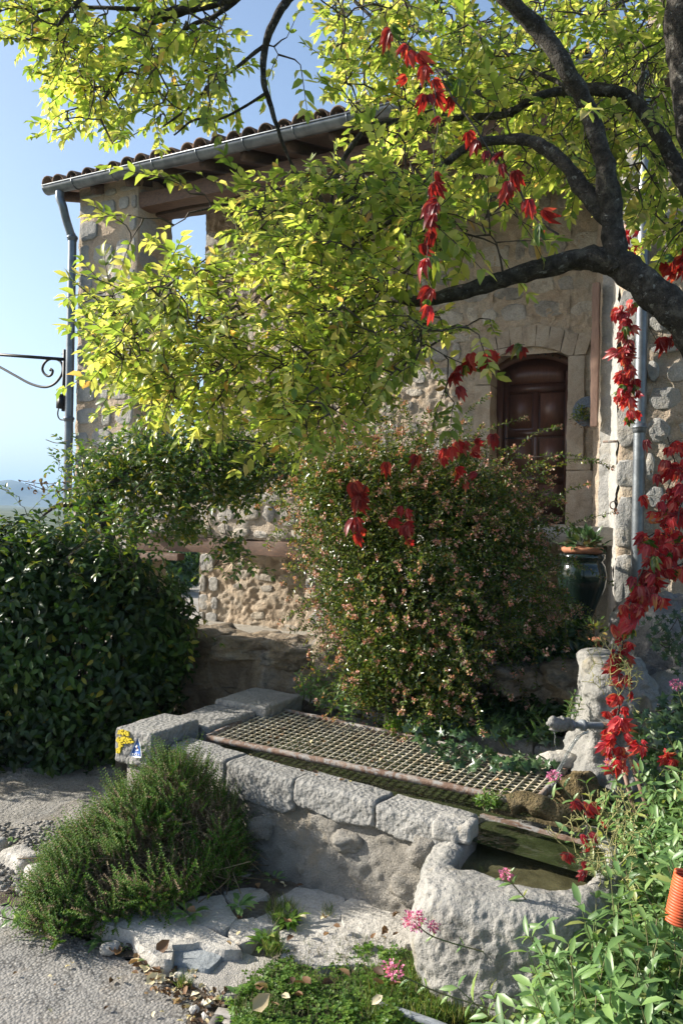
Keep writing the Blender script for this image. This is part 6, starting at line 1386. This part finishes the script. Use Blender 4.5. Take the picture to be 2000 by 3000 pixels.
grass('small grass tuft on the paving just left of the trough', [([(945, 2660), (975, 2660), (975, 2690), (945, 2690)], 80)], 0, (.02, .05), .06, 'grass_tuft', True)
grass('grass tuft among the leaf litter beside the road edge', [([(520, 2860), (560, 2860), (560, 2900), (520, 2900)], 120)], 0, (.03, .05), .01, 'grass_tuft', True)
def rosette(px, py, z, n, L, lab, mat='valleaf'):
    c = onz(px, py, z); r = thing('weed', c, lab, 'weed'); a = rng.uniform(0, 6.28, n); D = np.stack([np.cos(a), np.sin(a), rng.uniform(.1, .7, n)], -1); T = c+D*rng.uniform(0, .03, (n, 1)); g = Geo(); scatter(g, leaf_shape(.38, .05, .25), frames(D, np.tile([0, 0, 1.], (n, 1))+rdir(n)*.2), T, rng.uniform(*L, n)); obj('leaves', g, mat, r, True)
for a in [(555, 2680, .08, 16, (.04, .065), 'leafy rosette weed on the left paving joint'), (700, 2655, .08, 15, (.04, .07), 'broad-leaved weed between the middle slabs'), (845, 2700, .07, 34, (.03, .06), 'bushy dandelion weed in the widest paving joint', ), (770, 2770, .07, 24, (.03, .05), 'bright weed low in the joint by the smooth slab'), (1075, 2590, .09, 14, (.05, .08), 'sprawling broad weed at the foot of the basin wall by the trough'), (905, 2560, .08, 10, (.03, .05), 'small weed in damp soil under the basin wall'), (800, 2580, .08, 9, (.03, .05), 'thin upright weed left of the damp patch'),
          (300, 2760, .01, 14, (.04, .06), 'ragged weed at the kerb near the thyme bush'), (370, 2775, .01, 18, (.02, .042), 'weed among dry leaves along the paving edge'), (450, 2815, .01, 10, (.03, .05), 'small weed at the paving edge nearest the orange dry leaf'), (700, 2930, .03, 18, (.035, .06), 'grey-green weed beside the drain cover'), (30, 2480, .04, 8, (.03, .06), 'yellow-green weed on the gravel at the left edge'), (780, 2745, .07, 12, (.025, .05), 'small dock weed between the grass tufts'), (1010, 2560, .08, 8, (.03, .05), 'tiny weed against the middle of the basin wall')]: rosette(*a, mat='clover' if a[3] > 20 else 'valleaf')

# ---------------------------------------------------------------- red creepers: palmate leaves
def palm(nl=5):
    V, Q, T = [], [], []
    for k in range(nl):
        a = (k-(nl-1)/2)*.52; L = (.62, .85, 1.0, .85, .62)[k]; b, f = leaf_shape(.44, .10, .34); b = b*L; c, s = math.cos(a), math.sin(a); b = np.stack([b[:, 0]*c-b[:, 1]*s, b[:, 0]*s+b[:, 1]*c, b[:, 2]-.12*abs(a)*b[:, 0]], -1); n = len(V); V += list(b); Q.append(f[0]+n); T.append(f[1]+n)
    return np.array(V), [np.vstack(Q), np.vstack(T)]
PALM = palm(); PM = {}
for k in ('red', 'reddark', 'roseleaf'):
    PM[k] = []
    for v_ in range(5):
        r_ = np.random.default_rng(v_+3); Vv = PALM[0].copy(); Vv[:, 2] += r_.normal()*.35*(Vv[:, 1]**2)+r_.normal()*.18*Vv[:, 0]**2+r_.uniform(-.03, .03, len(Vv)); Vv[:, 1] *= r_.uniform(.6, 1.05); PM[k].append(make_mesh('leaf', Vv, PALM[1], M[k], True))
def creeper(label, strands, n, L, mat='red', stem=.003, spread=20, nrm=(-.35, -.9, .25), extra=(), jit=.05):
    loc = at(*strands[0][0]); root = thing('red_creeper', loc, label, 'creeper'); g = Geo(); paths = []
    for s in strands:
        P = smooth_path([at(*q) for q in s], 6); P = P+fbm(P*14, 3, 5)[:, None]*np.array([.012, .01, .0]); paths.append(P); tube(g, P, stem*1.2, 5, False)
    tot = sum(len(p) for p in paths); pts = []
    for P in paths:
        k = max(1, int(n*len(P)/tot)); x = rng.random(k)*(len(P)-1); j = np.minimum(len(P)-2, x.astype(int)); b = P[j]+(P[j+1]-P[j])*(x-j)[:, None]; d0 = b[:, 1:2]
        off = rng.normal(size=(k, 3))*np.array([spread/FPX, 0, spread*.4/FPX])*d0; off[:, 1] = rng.uniform(-jit, jit*.4, k); e = b+off; pts += list(e)
        for a_, c_ in zip(b, e): tube(g, [a_, (a_+c_)/2+Zv*.01, c_], stem*.35, 4, False)
    for q in extra: p = at(*q); pts.append(p); i = np.argmin(np.linalg.norm(paths[0]-p, axis=1)); pp = paths[0][i]
    obj('stem', g, 'twig', root, True, kind='stuff')
    pts = np.array(pts); m = len(pts); D = np.array([0, 0, -1.0])+rng.normal(size=(m, 3))*[.5, .3, .35]; Nn = np.array(nrm)+rng.normal(size=(m, 3))*.38; Rm = frames(D, Nn); S = rng.uniform(*L, m)
    for i in range(m): place_leaf_objs(root, PM['roseleaf' if rng.random() < .06 else mat][i % 5], Rm, pts, S, [i])
    return root
creeper('red creeper hanging along the upper part of the right downpipe', [[(1850, 590, 6.55), (1842, 680, 6.55), (1838, 745, 6.55)]], 13, (.09, .12))
creeper('long bright red creeper trailing beside the right downpipe', [[(1850, 870, 6.5), (1835, 960, 6.5), (1830, 1060, 6.5), (1845, 1150, 6.5), (1838, 1240, 6.5)], [(1810, 900, 6.5), (1825, 980, 6.5), (1822, 1080, 6.5), (1826, 1180, 6.5)]], 95, (.065, .115), spread=11)
creeper('dark red creeper strand dangling from the middle of the tree', [[(1130, 90, 2.50), (1190, 130, 2.48), (1250, 210, 2.48), (1275, 300, 2.45), (1272, 430, 2.42), (1262, 540, 2.42), (1265, 640, 2.42), (1250, 730, 2.42), (1262, 850, 2.42), (1245, 910, 2.42)]], 30, (.035, .070), 'reddark', .0015, 10)
creeper('dark red creeper strand slanting down towards the fork of the tree', [[(1270, 200, 2.50), (1360, 330, 2.48), (1440, 450, 2.48), (1510, 540, 2.48), (1570, 640, 2.48), (1640, 690, 2.48)]], 20, (.04, .075), 'reddark', .003, 34)
creeper('sparse red creeper leaves hanging before the left side of the door', [[(1540, 1010, 3.3), (1480, 1020, 3.3), (1400, 1040, 3.3), (1340, 1110, 3.3), (1295, 1170, 3.3)]], 13, (.05, .075), 'reddark', .0012, 14)
creeper('red creeper leaves lying over the top of the flowering shrub', [[(1290, 1330, 4.05), (1350, 1290, 4.05), (1420, 1290, 4.1)], [(1330, 1350, 4.05), (1360, 1400, 4.05)]], 17, (.06, .09), 'red', .0015, 26)
creeper('big drooping dark red leaves on the left of the flowering shrub', [[(1090, 1400, 4.0), (1060, 1440, 4.0), (1040, 1500, 4.0), (1060, 1580, 4.0), (1070, 1620, 4.0)], [(1150, 1350, 4.05), (1190, 1340, 4.05)]], 14, (.07, .11), 'reddark', .002, 16)
creeper('small red creeper sprays in the middle of the flowering shrub', [[(1190, 1480, 3.95), (1185, 1540, 3.95), (1210, 1580, 3.95)]], 10, (.05, .08), 'red', .0012, 16)
creeper('red creeper hanging on the rubble wall at the upper right edge', [[(2030, 700, 3.6), (1970, 760, 3.6), (1960, 860, 3.6), (1930, 1000, 3.6), (1900, 960, 3.6)]], 12, (.06, .09), 'reddark', .0015, 22)
creeper('dense red creeper cascading over the boulder and the standing stone', [[(2040, 1560, 3.3), (1960, 1620, 3.25), (1880, 1700, 3.2), (1835, 1800, 3.18), (1815, 1900, 3.15), (1815, 2000, 3.12), (1812, 2100, 3.1)], [(2010, 1650, 3.2), (1930, 1680, 3.15), (1880, 1770, 3.12)], [(1980, 1600, 3.2), (1900, 1640, 3.15), (1850, 1740, 3.12), (1845, 1850, 3.1)], [(1812, 2080, 3.1), (1790, 2160, 3.05), (1800, 2240, 3.0)]], 175, (.038, .082), 'red', .003, 17)
creeper('red creeper hanging down the rubble wall at the right edge', [[(1955, 1280, 3.9), (1975, 1360, 3.9), (1950, 1450, 3.85), (1945, 1540, 3.8)], [(2030, 1330, 3.8), (2000, 1450, 3.8), (1980, 1560, 3.7)], [(1990, 1580, 3.6), (1920, 1560, 3.6), (1870, 1600, 3.6)]], 105, (.045, .085), 'red', .0025, 34)
creeper('few small red creeper leaves low among the ivy at the right', [[(1860, 2170, 3.0), (1930, 2200, 2.95), (1980, 2230, 2.95)]], 10, (.04, .06), 'red', .0012, 14)
creeper('small red creeper leaves in the seed heads beside the trough', [[(1700, 2330, 2.7), (1720, 2420, 2.65), (1690, 2540, 2.6)]], 11, (.035, .055), 'red', .0012, 16)
creeper('single curled red leaf hanging over the trough water', [[(1660, 2505, 2.55), (1640, 2502, 2.55), (1632, 2505, 2.55)]], 1, (.05, .055), 'red', .001, 1)

# ---------------------------------------------------------------- far garden seen through the passage, bushes left of the house
for k, (px, py, d_, rx, ry, lab) in enumerate(((505, 1680, 15, 60, 60, 'dark garden bush seen through the passage, left'), (560, 1660, 17, 60, 80, 'dark garden bush seen through the passage, right'), (430, 1690, 19, 120, 90, 'garden bush behind the house pillar'), (640, 1660, 20, 120, 90, 'garden tree behind the lower wall'))):
    b = [pblob(px, py, d_, rx, ry, .8), pblob(px+20, py-30, d_+.3, rx*.6, ry*.6, .6)]; r = thing('garden_bush', at(px, py+ry, d_), lab, 'bush', 'bushes in the garden beyond the passage'); shell_leaves(r, b, 1500, 'hedgeleaf', LEAF, (.10, .16), .4, 0, .5, .4, .3, 2, k); core(r, b, 'twig', n=20, rad=.02)

# ---------------------------------------------------------------- fallen leaves, twigs, pebbles
def litter_leaf(k):
    r = np.random.default_rng(k); b, f = leaf_shape(.5+.2*r.random(), .14+.18*r.random(), -.2*r.random()); b = b.copy(); b[:, 2] += r.uniform(-.06, .12, len(b)); return make_mesh('fallen_leaf', b, f, M['litter' if k % 4 else 'litterpale'], True)
LL = [litter_leaf(k) for k in range(8)]
def drop(poly, n, z, L, labels, group, zj=.01):
    for (a, b) in sample_poly(poly, n):
        p = onz(a, b, z+rng.uniform(0, zj)); q_ = rng.uniform(0, 6.28); D = np.array([[math.cos(q_), math.sin(q_), rng.uniform(-.25, .35)]]); Nn = np.array([[0, 0, 1.]])+rng.normal(size=(1, 3))*.35; Rm = frames(D, Nn)[0]*rng.uniform(*L); o = part('fallen_leaf', LL[rng.integers(8)], None, mat4=M4((Rm[:, 0], Rm[:, 1], Rm[:, 2]), p)); tag(o, labels, 'leaf', group)
drop([(400, 2775), (520, 2820), (660, 2910), (640, 3000), (540, 3000), (500, 2940), (380, 2840)], 150, .006, (.014, .034), 'dry brown leaf in the litter between road and paving', 'dry leaves between road and paving', .03)
drop([(560, 2500), (720, 2470), (760, 2560), (900, 2590), (820, 2620), (640, 2600)], 42, .03, (.02, .042), 'brown leaf in the damp shade under the basin wall', 'dry leaves under the basin wall', .05)
drop([(300, 2770), (420, 2800), (470, 2850), (380, 2830)], 16, .012, (.03, .05), 'pale dry leaf beside the kerb weeds', 'dry leaves beside the kerb', .02)
drop([(20, 2780), (400, 2850), (500, 2990), (60, 2990)], 12, .008, (.015, .028), 'small dry leaf lying alone on the asphalt', 'leaves scattered on the road', .002)
drop([(560, 2660), (780, 2680), (1150, 2660), (1180, 2760), (900, 2740), (600, 2760)], 18, .106, (.025, .04), 'small dry leaf lying on the pale paving slabs', 'leaves scattered on the paving', .003)
drop([(1290, 2870), (1480, 2860), (1560, 2940), (1350, 2960)], 18, .05, (.03, .06), 'dry leaf in the grass before the trough', 'dry leaves in the grass', .02)
drop([(640, 2180), (800, 2240), (900, 2250), (1100, 2310), (900, 2265)], 8, ZC+.006, (.018, .03), 'tiny pale leaf resting on the front coping', 'leaves on the coping', .002)
drop([(760, 2110), (1500, 2290), (1400, 2300), (760, 2170)], 22, ZG+.004, (.018, .034), 'small dry leaf caught on the steel grid', 'leaves on the grating', .002)
drop([(750, 2860), (1180, 2850), (1180, 2950), (760, 2960)], 14, .085, (.03, .05), 'pale yellow leaf lying on the clover', 'leaves on the clover', .02)
# single leaves one can point to
for (px, py, z, L, mt, lab) in ((458, 2790, .05, .06, 'litter', 'upright curled orange-brown leaf at the paving edge'), (430, 2882+0, .012, .05, 'litterpale', 'pale round leaf on the litter near the drain'), (462, 2878, .01, .035, 'litterpale', 'yellow leaf on the road beside the litter'), (395, 2645, .1, .06, 'red', 'dark crimson fallen leaf beside the thyme bush'), (740, 2960, .06, .07, 'litter', 'large tan leaf lying on the drain cover'), (20, 2960, .01, .05, 'reddark', 'unused')):
    if lab == 'unused': continue
    b, f = leaf_shape(.7, .15, -.1); p = onz(px, py, z+.01); Rm = frames(np.array([[.6, .2, .5]]), np.array([[.3, -.6, .7]]))[0]*L; tag(part('fallen_leaf', make_mesh('fallen_leaf', b, f, M[mt], True), None, mat4=M4((Rm[:, 0], Rm[:, 1], Rm[:, 2]), p)), lab, 'leaf')
PB = []
for k in range(5): g = Geo(); rock(g, (0, 0, 0), (.5, .38, .28), .2, k, 9, 1.5, 2.6); PB.append(g.mesh('pebble', M['slab'], False))
for k, (px, py, s, lab) in enumerate(((322, 2788, .07, 'grey stone lump lying by the kerb weeds'), (528, 2865, .055, 'white angular stone in the leaf litter'), (608, 2945, .04, 'white stone nearest the drain cover'), (570, 2965, .035, 'small white stone low in the leaf litter'), (605, 2985, .04, 'flat white stone at the very bottom of the litter'))):
    p = onz(px, py, .01)+Zv*s*.2; o = part('stone', PB[k], None, mat4=Matrix.Translation(Vector(p)) @ Matrix.Rotation(k*1.3, 4, 'Z') @ Matrix.Scale(s, 4)); tag(o, lab, 'stone')
gq = sample_poly([(-400, 2430), (250, 2400), (260, 2520), (120, 2640), (-200, 2530), (-900, 2550)], 900)
g = Geo(); Vb = []; 
for (a, b) in gq: p = onz(a, b, .05); s = rng.uniform(.006, .016); rock(g, p, (s, s*.8, s*.6), .2, int(a*7) % 50, 4, 1.5, 2.2)
tag(obj('loose_gravel', g, 'gravel', None, False), 'loose pale gravel chips between the hedge and the road', 'gravel', kind='stuff')

# ---------------------------------------------------------------- hazy valley air
hm, hn = newmat('valley_haze'); pv = N(hn, 'ShaderNodeVolumePrincipled'); pv.inputs['Color'].default_value = (.46, .70, 1, 1); pv.inputs['Density'].default_value = 3.8e-4; pv.inputs['Anisotropy'].default_value = 0
ho = N(hn, 'ShaderNodeOutputMaterial'); hn.links.new(pv.outputs[0], ho.inputs['Volume'])
g = Geo(); V_, F_ = boxv((-4100, -60, -1.2), (8200, 0, 0), (0, 7200, 0), (0, 0, 200)); g.add(V_, F_); me = g.mesh('haze', hm); tag(part('haze', me), kind='stuff')
